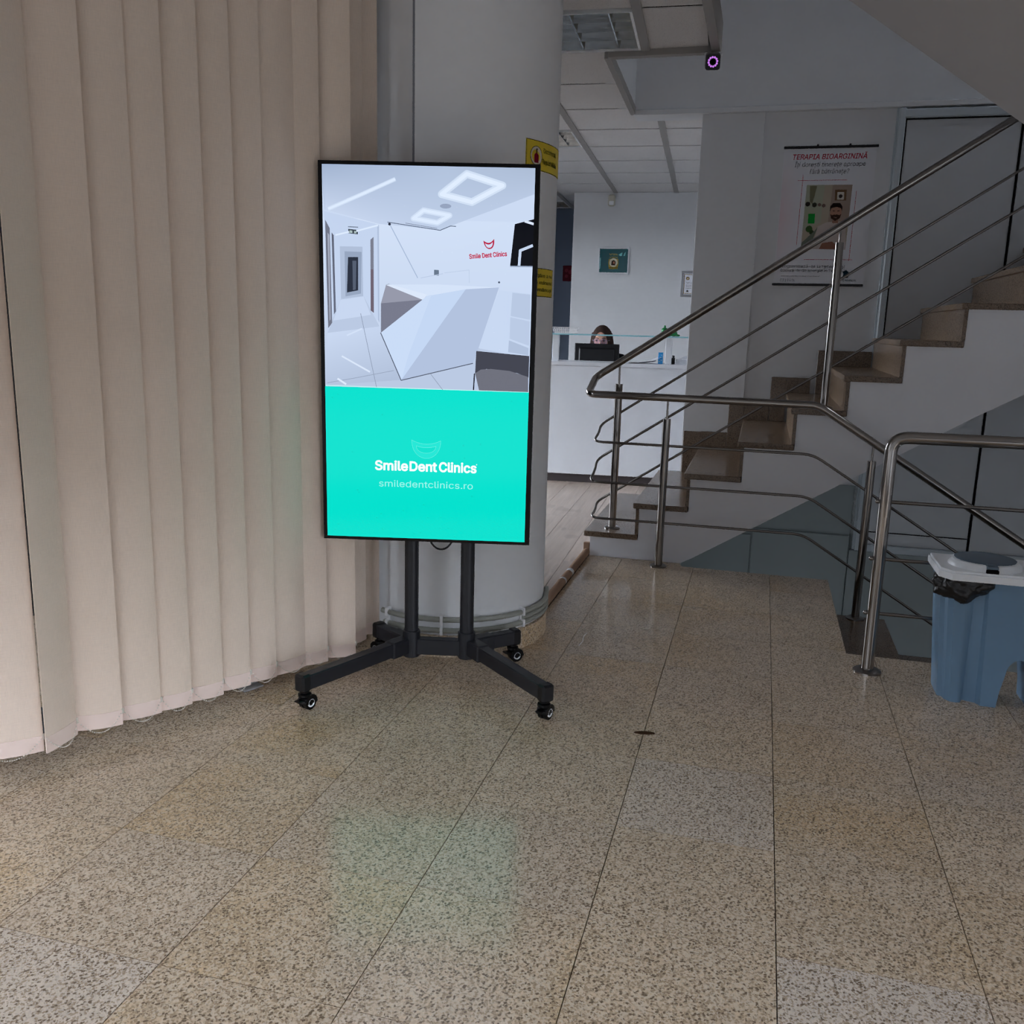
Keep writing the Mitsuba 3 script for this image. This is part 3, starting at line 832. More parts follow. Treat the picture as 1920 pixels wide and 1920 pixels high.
SCREEN_LINES = [
    ([(-0.3293, 0.4778), (-0.2171, 0.5263), (-0.1084, 0.5748)], 0.0067, (222, 236, 255)),
    ([(0.1235, 0.5947), (0.2395, 0.5616), (0.1413, 0.5085), (0.0423, 0.531), (0.1235, 0.5947)], 0.0125, (225, 238, 255)),
    ([(-0.0162, 0.4797), (0.069, 0.4657), (0.029, 0.4419), (-0.0492, 0.4538), (-0.0162, 0.4797)], 0.0096, (222, 236, 255)),
    ([(-0.2372, 0.4104), (-0.1655, 0.4301)], 0.0034, (222, 236, 255)),
    ([(-0.3066, 0.3962), (-0.2611, 0.4076)], 0.0034, (222, 236, 255)),
    ([(-0.1346, 0.4407), (0.0387, 0.4186), (0.0727, 0.4329), (0.0906, 0.4319)], 0.0024, (96, 108, 130)),
    ([(-0.0752, 0.4388), (0.0292, 0.4243)], 0.0019, (130, 142, 165)),
    ([(-0.1251, 0.431), (-0.0341, 0.2659)], 0.0029, (168, 186, 214)),
    ([(-0.1583, 0.0857), (-0.089, -0.0707), (0.1534, -0.0071)], 0.0029, (88, 96, 114)),
    ([(-0.225, 0.1469), (-0.1728, -0.0959)], 0.0019, (142, 155, 178)),
    ([(-0.3407, -0.0861), (-0.2416, -0.0663), (-0.1136, -0.0385)], 0.0019, (150, 163, 186)),
    ([(0.0114, -0.0471), (0.0535, -0.1001)], 0.0019, (146, 158, 180)),
    ([(-0.2901, 0.0048), (-0.1947, -0.0456)], 0.0034, (220, 232, 250)),
    ([(-0.2721, 0.0737), (-0.2206, 0.0973)], 0.0034, (212, 226, 248)),
    ([(-0.3058, -0.0706), (-0.2764, -0.0892)], 0.0038, (225, 236, 252)),
    ([(0.2995, 0.3128), (0.302, 0.3608), (0.343, 0.3777)], 0.0048, (196, 212, 236)),
    ([(0.314, 0.4529), (0.3438, 0.4445)], 0.0043, (220, 230, 245)),
    ([(-0.1398, 0.2412), (-0.1278, 0.2452)], 0.0014, (150, 160, 180)),
    ([(0.0544, 0.2842), (0.1354, 0.2953), (0.137, 0.2538)], 0.0019, (190, 206, 230)),
    ([(-0.0245, 0.2662), (0.0496, 0.2818)], 0.0019, (185, 200, 226)),
]
sp = Print()
sp.poly(INNER, (204, 219, 243))
for k, (pts, c) in enumerate(SCREEN_POLYS):
    sp.poly(pts, c, INNER)
    if k == 0:
        sp.blend([(-0.348, -0.1), (0.3438, -0.1), (0.3438, 0.45), (-0.348, 0.45)], [(190, 205, 230), (196, 212, 238), (208, 223, 246), (212, 226, 247)])
    if k == 1:
        sp.blend([(-0.34, 0.4762), (-0.1631, 0.4347), (-0.16, 0.617), (-0.3484, 0.617)], [(200, 214, 238), (196, 211, 236), (170, 187, 214), (160, 178, 206)])
        sp.blend([(-0.1631, 0.4347), (0.0387, 0.42), (0.06, 0.617), (-0.16, 0.617)], [(196, 211, 236), (190, 206, 231), (178, 195, 221), (170, 187, 214)])
        sp.blend([(0.0387, 0.42), (0.3428, 0.537), (0.3438, 0.617), (0.06, 0.617)], [(190, 206, 231), (184, 200, 226), (172, 188, 212), (178, 195, 221)])
    if k == 3:
        sp.blend([(-0.338, 0.08), (-0.1621, 0.106), (-0.089, -0.0693), (-0.3477, -0.0951)], [(202, 217, 241), (198, 213, 238), (176, 191, 216), (182, 197, 222)])
for pts, w, c in SCREEN_LINES:
    glow = tuple(int(a * 0.5 + b * 0.5) for a, b in zip(c, (196, 212, 236)))
    if sum(c) > 640 and w > 0.003:
        sp.line(pts, w * 1.9, glow, INNER)
    sp.line(pts, w, c, INNER)
sp.poly(Point(0.0559, 0.4942).buffer(1.0).intersection(sbox(-9, -9, 9, 9)) if False else [(0.0559 + 0.0185 * math.cos(a), 0.4942 + 0.0075 * math.sin(a)) for a in np.linspace(0, 6.2, 20)], (150, 164, 190))
sp.poly(Point(-0.1274, 0.4345).buffer(0.0042), (36, 42, 58))
sp.poly(Point(0.2352, 0.2584).buffer(0.0032), (70, 80, 100))


def smile(l, r, dip, depth):
    """A grin: two corners, how far its upper edge sags and how deep its lower edge hangs."""
    l, r = np.array(l), np.array(r)
    s = np.linspace(0, 1, 20)[:, None]
    down = np.array([(r - l)[1], -(r - l)[0]]) / np.linalg.norm(r - l)
    up_edge = (1 - s) ** 2 * l + 2 * s * (1 - s) * ((l + r) / 2 + down * 2 * dip) + s ** 2 * r
    c1, c2 = l + down * depth * 1.30, r + down * depth * 1.30
    t_ = s[::-1]
    low_edge = (1 - t_) ** 3 * l + 3 * t_ * (1 - t_) ** 2 * c1 + 3 * t_ ** 2 * (1 - t_) * c2 + t_ ** 3 * r
    return Polygon(np.vstack([up_edge, low_edge[1:-1]]))


sp.poly(smile((0.1807, 0.3895), (0.2156, 0.3957), 0.0100, 0.0305).difference(smile((0.1865, 0.3815), (0.2112, 0.3860), 0.0062, 0.0175)), (184, 28, 66))
sp.text("Smile Dent Clinics", 0.1362, 0.3311, 0.1235, 0.0142, (190, 26, 70), True, 0.0, 5.5, fat=0.00015)
sp.poly([(-0.36, -0.0975), (0.36, -0.0995), (0.36, -0.64), (-0.36, -0.64)], (0, 226, 207), INNER)
SM = smile((-0.0523, -0.2718), (0.0478, -0.2720), 0.0130, 0.0640)
SI = smile((-0.0365, -0.2915), (0.0310, -0.2912), 0.0060, 0.0255)
sp.poly(SM.difference(SI), (30, 231, 214))
for ring in (SM, SI):
    sp.line(list(ring.exterior.coords), 0.0012, (112, 240, 228))
for word, wx, ww in (("Smile", -0.1787, 0.1135), ("Dent", -0.0588, 0.0935), ("Clinics", 0.0428, 0.1285)):
    sp.text(word, wx, -0.3785, ww, 0.0315, (252, 255, 255), True, fat=0.0009)
sp.poly(Point(0.1718, -0.3505).buffer(0.0022), (210, 250, 246))
sp.text("smiledentclinics.ro", -0.1651, -0.4364, 0.3252, 0.0225, (160, 246, 236), fat=0.0002)
m, c = sp.mesh()
dp("screen", m, "screen_face", color=c)
scene[t + "__screen"]["emitter"] = {"type": "area", "radiance": {"type": "mesh_attribute", "name": "vertex_color", "scale": SCREEN_LEVEL}}
gloss("screen_face", (5, 5, 6), 0.1, 0.0, 0.16)
put(t + "__cable", tube(fillet([(-1.09, 2.935, 0.60), (-1.086, 2.935, 0.515), (-1.062, 2.94, 0.490), (-1.034, 2.946, 0.490), (-1.008, 2.952, 0.517), (-1.006, 2.953, 0.60)], 0.03, 6), 0.0032, 10), "black_plastic", smooth=40)

# ---------------------------------------------------------------- vertical blind
t = thing("vertical_blind", "beige fabric vertical blind hanging along the curved window on the left", "blind")
SLATS = [((-2.27, 1.42), (-2.19, 1.53)), ((-2.19, 1.51), (-2.11, 1.62)), ((-2.11, 1.60), (-2.03, 1.71)), ((-2.075, 1.72), (-1.99, 1.83)),
         ((-1.992, 1.842), (-1.876, 1.947)), ((-1.857, 1.934), (-1.864, 2.062)), ((-1.875, 2.070), (-1.784, 2.162)), ((-1.802, 2.167), (-1.728, 2.270)),
         ((-1.751, 2.254), (-1.679, 2.359)), ((-1.704, 2.357), (-1.631, 2.461)), ((-1.661, 2.453), (-1.588, 2.557)), ((-1.618, 2.549), (-1.544, 2.652)),
         ((-1.541, 2.659), (-1.500, 2.785)), ((-1.525, 2.748), (-1.447, 2.848)), ((-1.463, 2.862), (-1.375, 2.931)), ((-1.445, 2.990), (-1.412, 3.105)), ((-1.447, 3.125), (-1.393, 3.19))]
ZB, ZT = 0.06, 2.66
for k, (a, b) in enumerate(SLATS):
    a, b = np.array(a), np.array(b)
    w = np.linalg.norm(b - a)
    d = (b - a) / w
    n = np.array([d[1], -d[0]])
    if k not in (4, 5):
        a = a - n * 0.013
    s = np.linspace(0, 1, 11)
    bulge = (0.010 if k != 5 else 0.004) * (1 - (2 * s - 1) ** 2)
    mid = a + s[:, None] * (b - a) + bulge[:, None] * n
    th = 0.0009
    out = np.vstack([mid + n * th, (mid - n * th)[::-1]])
    zb = ZB + random.uniform(-0.003, 0.003)
    key = put(t + "__slat", prism(out, zb, ZT), "fabric", smooth=50)
    ph = np.vstack([mid + n * 0.0022, (mid - n * 0.002)[::-1]])
    put(key + "__weight_pocket", prism(ph, zb - 0.001, zb + 0.046), "fabric_hem", smooth=50)
matte("fabric_hem", (232, 212, 202))
gloss("bead_white", (214, 208, 198), 0.35)
for k in range(4, len(SLATS) - 2):
    p0, p1 = np.array(SLATS[k - 1][1] if k != 5 else SLATS[k][0]), np.array(SLATS[k][1])
    d = (p1 - p0) / np.linalg.norm(p1 - p0)
    n = np.array([d[1], -d[0]])
    beads = []
    cnt = int(np.linalg.norm(p1 - p0) / 0.0064) + 4
    for s in np.linspace(0, 1, cnt):
        q = p0 + (p1 - p0) * s + n * (0.004 + 0.013 * (1 - (2 * s - 1) ** 2))
        z = ZB + 0.047 - 0.05 * (1 - (2 * s - 1) ** 2)
        beads.append(ball((q[0], q[1], z), 0.0021, 1))
    put(t + "__bead_chain", join(*beads), "bead_white", smooth=True)
    put(t + "__clip", box(p1[0] - 0.004, p1[0] + 0.004, p1[1] - 0.003, p1[1] + 0.005, ZB + 0.036, ZB + 0.052, 0.001), "bead_white")
put(t + "__headrail", tube([(-2.32, 1.38, 2.675), (-1.40, 3.18, 2.675)], 0.018, 4), "white_plastic")

# window behind the blind
setting("window_1", "tall window behind the beige vertical blind, in a dark aluminium frame")
WD = np.array([0.433, 0.901])
WO = np.array([-1.90, 2.42])
def win(s0, s1, o0, o1, z0, z1):
    n = np.array([-WD[1], WD[0]])
    return prism([tuple(WO + WD * s + n * o) for s, o in ((s0, o0), (s1, o0), (s1, o1), (s0, o1))], z0, z1)
gloss("dark_alu", (70, 72, 76), 0.4, 0.3)
put("window_1__frame", join(win(-1.5, 0.86, 0.0, 0.06, 0.0, 0.07), win(-1.5, 0.86, 0.0, 0.06, 2.55, 2.64)), "dark_alu")
for s in (-1.5, -0.72, 0.06, 0.84):
    put("window_1__mullion", win(s - 0.025, s + 0.025, -0.005, 0.065, 0.06, 2.6), "dark_alu")
for s in (-1.48, -0.70, 0.08):
    put("window_1__pane", win(s + 0.01, s + 0.74, 0.026, 0.034, 0.06, 2.56), "pane")
setting("wall_outside", "dark wall of the neighbouring building outside the window")
put("wall_outside", win(-1.9, 2.2, 1.2, 1.4, -0.2, 5.0), "dark_facade")
br = thing("floor_bracket", "small bare metal bracket on the floor under the hem of the blind", "bracket")
put(br, join(mov(rot(box(-0.03, 0.03, -0.04, 0.04, 0.001, 0.008, 0.002), -25), (-1.655, 2.655, 0)), mov(rot(box(0.0, 0.012, -0.03, 0.03, 0.006, 0.085, 0.001), -25), (-1.672, 2.665, 0))), "frame_silver_dull")
gloss("frame_silver_dull", (150, 150, 150), 0.5)

# ---------------------------------------------------------------- twin waste bin
t = thing("waste_bin", "blue twin waste bin with white rim and two grey flaps beside the guard railing", "waste bin")
BXC, BYB = 0.938, 3.505


def bin_section(z):
    """Outline of the bin at a height: it widens upwards, with fluted corners."""
    k = z / 0.47
    hw = 0.236 + 0.042 * k
    yf = 3.336 - 0.036 * k
    out = []
    fl = 0.062 + 0.012 * k
    front = [(-hw, BYB), (-hw, yf + 0.055), (-hw + 0.014, yf + 0.045), (-hw + 0.02, yf + 0.022), (-hw + 0.035, yf + 0.004), (-hw + 0.052, yf + 0.001), (-hw + fl + 0.005, yf + 0.003),
             (-hw + fl + 0.018 + 0.014 * k, yf + 0.024 * (1.25 - k) + 0.004), (-hw + fl + 0.058 + 0.004 * k, yf + 0.015 * (1.2 - k) + 0.002), (-hw + fl + 0.07, yf - 0.0035), (-hw + fl + 0.085, yf - 0.004), (0.0, yf - 0.004)]
    out = [(x, y) for x, y in front] + [(-x, y) for x, y in front[-2::-1]]
    return [(BXC + x, y) for x, y in out]


zs = [0.0, 0.06, 0.15, 0.25, 0.35, 0.45, 0.475]
secs = [bin_section(z) for z in zs]
n = len(secs[0])
v = np.array([(x, y, z) for z, s_ in zip(zs, secs) for x, y in s_])
f = []
for k in range(len(zs) - 1):
    for q in range(n):
        r_ = (q + 1) % n
        f += [(k * n + q, k * n + r_, (k + 1) * n + r_), (k * n + q, (k + 1) * n + r_, (k + 1) * n + q)]
for q in range(1, n - 1):
    f.append((0, q + 1, q))
    f.append(((len(zs) - 1) * n, (len(zs) - 1) * n + q, (len(zs) - 1) * n + q + 1))
body = trimesh.Trimesh(v, f, process=False)
if body.volume < 0:
    body.invert()
arch = [(-0.054, -0.05), (-0.054, 0.0), (-0.050, 0.06), (-0.040, 0.125)] + [(0.040 * math.cos(a), 0.125 + 0.062 * math.sin(a)) for a in np.linspace(math.pi, 0, 12)][1:-1] + [(0.040, 0.125), (0.050, 0.06), (0.054, 0.0), (0.054, -0.05)]
cut = xz_prism([(BXC + x, z) for x, z in arch], 3.0, 3.8)
def man(tm):
    return m3.Manifold(m3.Mesh(vert_properties=np.asarray(tm.vertices, np.float32), tri_verts=np.asarray(tm.faces, np.uint32)))
try:
    mb = man(body) - man(cut)
    body2 = M(mb) if mb.num_tri() > 0 else body
except Exception:
    body2 = body
put(t + "__body", body2, "bin_blue", smooth=25)
lid = Polygon([(-0.298, 3.29), (-0.263, 3.245), (0.263, 3.245), (0.298, 3.29), (0.298, 3.51), (-0.298, 3.51)])
def shift(p):
    return Polygon([(x + BXC, y) for x, y in p.exterior.coords])
lid = shift(lid)
put(t + "__rim", join(prism(lid.buffer(0.0), 0.468, 0.492), prism(lid.buffer(-0.006), 0.490, 0.500)), "bin_white")
for s in (-1, 1):
    cx = BXC + s * 0.140
    dome = [(0.118, 0.0), (0.114, 0.012), (0.106, 0.022), (0.100, 0.024), (0.0, 0.024)]
    ringm = lathe(dome, 48)
    ringm.vertices[:, 1] *= 0.98
    k = put(t + "__lid_base", mov(ringm, (cx, 3.372, 0.498)), "bin_white", smooth=35)
    fl = lathe([(0.0, 0.0), (0.097, 0.0), (0.098, 0.004), (0.08, 0.009), (0.0, 0.013)], 48)
    fl.vertices[:, 1] *= 0.95
    tab = box(-0.017, 0.017, -0.108, -0.085, 0.0, 0.006, 0.002)
    put(t + "__flap", mov(join(fl, tab), (cx, 3.376, 0.521)), "bin_lid_grey", smooth=35)
    put(t + "__latch", box(cx - 0.019, cx + 0.019, 3.250, 3.264, 0.499, 0.512, 0.002), "dark_gap")
    put(t + "__latch_tab", box(cx - 0.018, cx + 0.018, 3.254, 3.29, 0.513, 0.524, 0.002), "bin_lid_grey")
g = thing("trash_bag", "black plastic bag edge hanging out under the bin's white rim on the left", "trash bag")
bg = trimesh.creation.icosphere(subdivisions=4, radius=1.0)
v = bg.vertices
v = v * [0.098, 0.085, 0.062]
v = v + (meshkit.fbm(v * 26, 3, 4)[:, None] - 0.5) * 0.05 * bg.vertices
v[:, 2] = np.minimum(v[:, 2], 0.03)
v[:, 2] += 0.22 * np.maximum(0, v[:, 0] - 0.02)
bg.vertices = v + [0.733, 3.345, 0.437]
put(g, bg, "bag_black", smooth=40)

# ---------------------------------------------------------------- security camera
t = thing("security_camera", "small bullet security camera with a ring of glowing violet diodes under the ceiling edge", "camera")
cm = np.array([-0.352, 4.88, 2.565])
dirn = np.array([0.09, -0.92, -0.30])
dirn /= np.linalg.norm(dirn)
sx = np.cross(dirn, [0, 0, 1.0]); sx /= np.linalg.norm(sx)
sy = np.cross(sx, dirn)
C4 = np.eye(4)
C4[:3, 0], C4[:3, 1], C4[:3, 2], C4[:3, 3] = -sx, sy, dirn, cm
def cam_put(key, m, b, smooth=False, **more):
    m = M(m); m.apply_transform(C4)
    return put(t + "__" + key, m, b, smooth=smooth, **more)
rr_ = Polygon([(-0.036, -0.037), (0.036, -0.037), (0.036, 0.037), (-0.036, 0.037)]).buffer(-0.014).buffer(0.014)
cam_put("housing", prism(rr_, -0.06, 0.045), "camera_grey")
gloss("camera_grey", (120, 116, 116), 0.4)
cam_put("face", prism(rr_.buffer(-0.0015), 0.045, 0.047), "black_gloss")
for a in np.arange(12) * 30.0 + 8:
    cam_put("diode", mov(ball((0, 0, 0), 0.0052, 2, (1, 1, 0.5)), (0.0205 * math.cos(math.radians(a)), 0.0205 * math.sin(math.radians(a)), 0.048)), "lens_glow", True)
for k in [k for k in scene if k.startswith(t + "__diode")]:
    scene[k]["emitter"] = {"type": "area", "radiance": {"type": "rgb", "value": [float(v) * SCREEN_LEVEL for v in lin((196, 122, 226))]}}
cam_put("lens", mov(lathe([(0, 0.002), (0.011, 0.002), (0.0125, 0), (0, 0)], 24), (0, 0, 0.0475)), "black_gloss", 40)
put(t + "__bracket", join(tube([(-0.352, 4.905, 2.58), (-0.35, 4.925, 2.613)], 0.012, 12), box(-0.395, -0.31, 4.90, 4.95, 2.604, 2.613, 0.002)), "white_plastic")

# ---------------------------------------------------------------- poster on the stair wall
t = thing("wall_poster", "white poster with red heading and portrait photo, hung on the stair wall", "poster")
YP = 6.2205
put(t + "__sheet", box(0.026, 0.570, YP - 0.002, YP, 1.572, 2.398), "poster_white")
matte("poster_white", (222, 222, 226))
put(t + "__rail", box(0.024, 0.578, YP - 0.012, YP, 2.388, 2.402, 0.002), "black_plastic")
put(t + "__rail", box(0.018, 0.567, YP - 0.012, YP, 1.563, 1.577, 0.002), "black_plastic")
for x in (0.2245, 0.4134):
    put(t + "__hook", box(x - 0.005, x + 0.005, YP - 0.008, YP, 2.40, 2.412), "black_plastic")
pp = Print()
PX = (0.030, 0.566)
pp.blend([(0.030, 1.60), (0.17, 1.60), (0.17, 1.98), (0.030, 1.98)], [(222, 222, 226), (222, 222, 226), (222, 222, 226), (222, 202, 208)])
pp.blend([(0.030, 1.98), (0.17, 1.98), (0.17, 2.36), (0.030, 2.36)], [(222, 202, 208), (222, 222, 226), (222, 222, 226), (222, 222, 226)])
RED, BLK = (168, 40, 62), (42, 40, 48)
pp.text("TERAPIA BIOARGININĂ", 0.0776, 2.3255, 0.441, 0.0295, RED, True, 0.16)
pp.text("Îți dorești tinerețe aproape", 0.0969, 2.2816, 0.415, 0.0265, BLK, False, 0.12)
pp.text("fără bătrânețe?", 0.1871, 2.2400, 0.233, 0.0265, BLK, False, 0.12)
for a, b, c in (((0.1526, 2.2342), (0.1475, 1.8126), RED), ((0.1228, 2.2005), (0.4136, 2.2006), RED), ((0.4751, 2.1365), (0.4699, 1.7181), RED), ((0.2005, 1.7249), (0.4888, 1.7252), RED), ((0.0669, 1.6218), (0.3035, 1.6227), BLK)):
    pp.line([a, b], 0.0026, c)
PH = Polygon([(0.1793, 2.1741), (0.4482, 2.1723), (0.443, 1.7858), (0.1756, 1.7907)])
pp.poly(PH, (176, 164, 146))
pp.poly([(0.17, 2.18), (0.285, 2.18), (0.28, 1.95), (0.17, 1.90)], (168, 170, 150), PH)
pp.poly([(0.1986, 2.1687), (0.2414, 2.1682), (0.222, 2.06), (0.205, 2.075)], (120, 118, 92), PH)
pp.poly([(0.335, 2.18), (0.45, 2.18), (0.45, 1.95), (0.325, 1.95)], (158, 140, 128), PH)
pp.poly([(0.3498, 2.1439), (0.4174, 2.1431), (0.4193, 2.0795), (0.3533, 2.0801)], (112, 86, 60), PH)
pp.poly([(0.364, 2.130), (0.404, 2.130), (0.406, 2.085), (0.366, 2.085)], (205, 200, 190), PH)
pp.poly(Point(0.385, 2.105).buffer(0.011), (60, 52, 50), PH)
pp.poly([(0.203, 2.0022), (0.2435, 2.002), (0.2444, 1.9433), (0.2047, 1.9434)], (36, 150, 60), PH)
for x, y, r, c in ((0.195, 2.06, 0.014, (50, 46, 44)), (0.235, 2.055, 0.014, (58, 58, 50)), (0.265, 2.055, 0.010, (120, 96, 88)), (0.29, 2.05, 0.011, (110, 88, 82)), (0.215, 1.91, 0.02, (66, 96, 54)), (0.232, 1.89, 0.014, (58, 72, 50))):
    pp.poly(Point(x, y).buffer(r), c, PH)
pp.poly([(0.17, 1.82), (0.25, 1.90), (0.27, 1.93), (0.24, 1.84), (0.21, 1.78), (0.17, 1.78)], (110, 116, 104), PH)
pp.poly([(0.245, 1.80), (0.265, 1.925), (0.32, 1.952), (0.40, 1.955), (0.43, 1.94), (0.443, 1.80), (0.443, 1.78), (0.245, 1.78)], (190, 178, 172), PH)
pp.poly([(0.285, 1.79), (0.30, 1.825), (0.36, 1.835), (0.40, 1.80), (0.40, 1.78), (0.28, 1.78)], (142, 100, 84), PH)
pp.poly([(0.349, 1.945), (0.385, 1.945), (0.382, 1.97), (0.352, 1.97)], (150, 112, 96), PH)
pp.poly([(0.366 + 0.034 * math.cos(a), 2.008 + 0.047 * math.sin(a)) for a in np.linspace(0, 6.2, 24)], (170, 130, 112), PH)
pp.poly([(0.334, 2.000), (0.340, 1.975), (0.366, 1.958), (0.392, 1.975), (0.399, 2.000), (0.388, 1.992), (0.378, 1.996), (0.355, 1.996), (0.345, 1.992)], (64, 46, 40), PH)
pp.poly([(0.330, 2.015), (0.330, 2.045), (0.345, 2.064), (0.385, 2.066), (0.402, 2.045), (0.401, 2.015), (0.394, 2.035), (0.366, 2.042), (0.338, 2.035)], (40, 30, 28), PH)
pp.poly([(0.358, 1.9795), (0.376, 1.9795), (0.372, 1.9765), (0.362, 1.9765)], (196, 160, 150), PH)
for x in (0.353, 0.380):
    pp.poly([(x - 0.006, 2.016), (x + 0.006, 2.016), (x + 0.006, 2.020), (x - 0.006, 2.020)], (52, 38, 34), PH)
pp.text("Programează-te la recepție și", 0.0563, 1.6748, 0.393, 0.0185, BLK)
pp.text("bucură-te de energie în fiecare zi", 0.0646, 1.6500, 0.40, 0.0180, BLK)
pp.text("0219406", 0.0661, 1.5887, 0.092, 0.0170, BLK)
pp.poly([(0.440, 1.616), (0.446, 1.640), (0.4386, 1.6524), (0.458, 1.660), (0.4728, 1.6527), (0.4789, 1.630), (0.472, 1.6151)], (26, 48, 60))
pp.text("AC MEDICAL", 0.4355, 1.5944, 0.090, 0.0105, (40, 60, 70), True)
m, c = pp.mesh(lambda v: np.stack([v[:, 0], np.full(len(v), YP - 0.0022) - v[:, 2], v[:, 1]], 1))
put(t + "__print", m, "printed", color=c)

# ---------------------------------------------------------------- reception desk and what stands on it
t = thing("reception_desk", "long white reception desk with a dark kickboard and a raised glass shelf", "reception desk")
DA = 6.6
D0 = np.array([-0.87, 7.345])
def desk(m):
    rot(m, DA)
    return mov(m, (D0[0], D0[1], 0))
put(t + "__front", desk(box(-1.9, 0.75, 0.0, 0.03, 0.075, 0.962, 0.003)), "desk_white")
put(t + "__kickboard", desk(box(-1.9, 0.75, 0.055, 0.075, 0.0, 0.09)), "kick_dark")
put(t + "__counter", desk(box(-1.92, 0.77, -0.03, 0.30, 0.962, 0.993, 0.003)), "desk_white")
put(t + "__worktop", desk(box(-1.9, 0.75, 0.28, 0.95, 0.71, 0.74, 0.003)), "desk_white")
put(t + "__side_panel", desk(box(0.72, 0.75, 0.03, 0.95, 0.0, 0.72)), "desk_white")
put(t + "__side_panel", desk(box(-1.9, -1.87, 0.03, 0.95, 0.0, 0.72)), "desk_white")
put(t + "__glass_shelf", desk(box(-1.85, 0.70, -0.06, 0.20, 1.203, 1.213)), "glass")
put(t + "__glass_edge", desk(join(box(-1.85, 0.70, -0.064, -0.060, 1.203, 1.213), box(-1.85, 0.70, 0.20, 0.204, 1.203, 1.213))), "glass_edge")
for lx in (-0.76, 0.145):
    put(t + "__shelf_post", desk(box(lx - 0.026, lx + 0.026, 0.02, 0.08, 0.993, 1.203, 0.003)), "desk_white")


def desk_at(lx, ly, z=0.0):
    a = math.radians(DA)
    return np.array([D0[0] + lx * math.cos(a) - ly * math.sin(a), D0[1] + lx * math.sin(a) + ly * math.cos(a), z])


t = thing("wire_tray", "white openwork tray standing on the glass shelf left of the receptionist", "tray")
px = desk_at(-0.685, 0.05, 1.2135)
def at_desk(m, p):
    return mov(rot(m, DA), p)
def tray_frame(z, w, d, th):
    return join(box(-w, w, -d, -d + th, z, z + 0.006), box(-w, w, d - th, d, z, z + 0.006), box(-w, -w + th, -d, d, z, z + 0.006), box(w - th, w, -d, d, z, z + 0.006))
put(t + "__frame", at_desk(join(tray_frame(0, 0.088, 0.05, 0.004), tray_frame(0.044, 0.102, 0.06, 0.006), box(-0.088, 0.088, -0.05, 0.05, 0, 0.003)), px.copy()), "white_plastic")
bars = []
for x in np.linspace(-0.085, 0.085, 12):
    for s in (-1, 1):
        bars.append(tube([(x, s * 0.049, 0.003), (x * 1.17, s * 0.058, 0.046)], 0.0025, 6))
for z in (0.016, 0.031):
    bars.append(tray_frame(z - 0.002, 0.093 + z * 0.2, 0.0525 + z * 0.15, 0.003))
put(t + "__lattice", at_desk(join(*bars), px.copy()), "white_plastic")

t = thing("leaflet_holder", "slim upright leaflet holder on the glass shelf next to the column", "leaflet holder")
p = desk_at(-0.835, 0.06, 1.2135)
put(t + "__holder", at_desk(join(box(-0.06, 0.012, -0.02, 0.02, 0, 0.012), box(-0.06, 0.010, 0.0, 0.004, 0.01, 0.19)), p.copy()), "frame_silver")
put(t + "__leaflet", at_desk(box(-0.058, 0.012, -0.006, -0.001, 0.09, 0.205), p.copy()), "paper")
put(t + "__picture", at_desk(box(-0.03, 0.002, -0.008, -0.006, 0.12, 0.18), p.copy()), "slate_blue")

t = thing("monitor", "black computer monitor seen from behind on the reception desk", "monitor")
mc = np.array([-1.352, 7.64, 0.0])
def mon(key, m, b, **k):
    put(t + "__" + key, mov(rot(m, 4), mc), b, **k)
mon("panel", box(-0.187, 0.187, 0.0, 0.022, 0.83, 1.133, 0.004), "black_plastic")
mon("back_shell", box(-0.15, 0.15, -0.025, 0.002, 0.86, 1.10, 0.012), "black_plastic")
mon("stand", join(box(-0.03, 0.03, -0.03, -0.012, 0.745, 0.95, 0.004), box(-0.11, 0.11, -0.08, 0.08, 0.7405, 0.752, 0.004)), "black_plastic")

t = thing("soap_box", "bright blue upright carton on the counter beside the right shelf post", "box")
p = desk_at(0.085, 0.06, 0.9935)
put(t + "__carton", at_desk(box(-0.019, 0.019, -0.015, 0.015, 0, 0.09, 0.002), p.copy()), "box_cyan")
put(t + "__pattern", at_desk(join(*[ball((x, -0.0152, z), 0.004, 1, (1, 0.15, 1)) for x, z in ((-0.008, 0.02), (0.007, 0.03), (-0.004, 0.05), (0.009, 0.07))]), p.copy()), "white_plastic")


def sheet(key, w, d, curl, p, b, turn=0.0):
    xs, ys = np.linspace(-w / 2, w / 2, 14), np.linspace(-d / 2, d / 2, 3)
    top = np.array([(x, y, 0.0012 + curl * max(0, (x / w + 0.5)) ** 2.2) for y in ys for x in xs])
    bot = top - [0, 0, 0.001]
    f = []
    nx = len(xs)
    for j in range(len(ys) - 1):
        for i in range(nx - 1):
            a = j * nx + i
            f += [(a, a + 1, a + nx + 1), (a, a + nx + 1, a + nx)]
    f = np.array(f)
    m = trimesh.Trimesh(np.vstack([top, bot]), np.vstack([f, f[:, ::-1] + len(top)]), process=False)
    put(key, mov(rot(m, DA + turn), p), b)


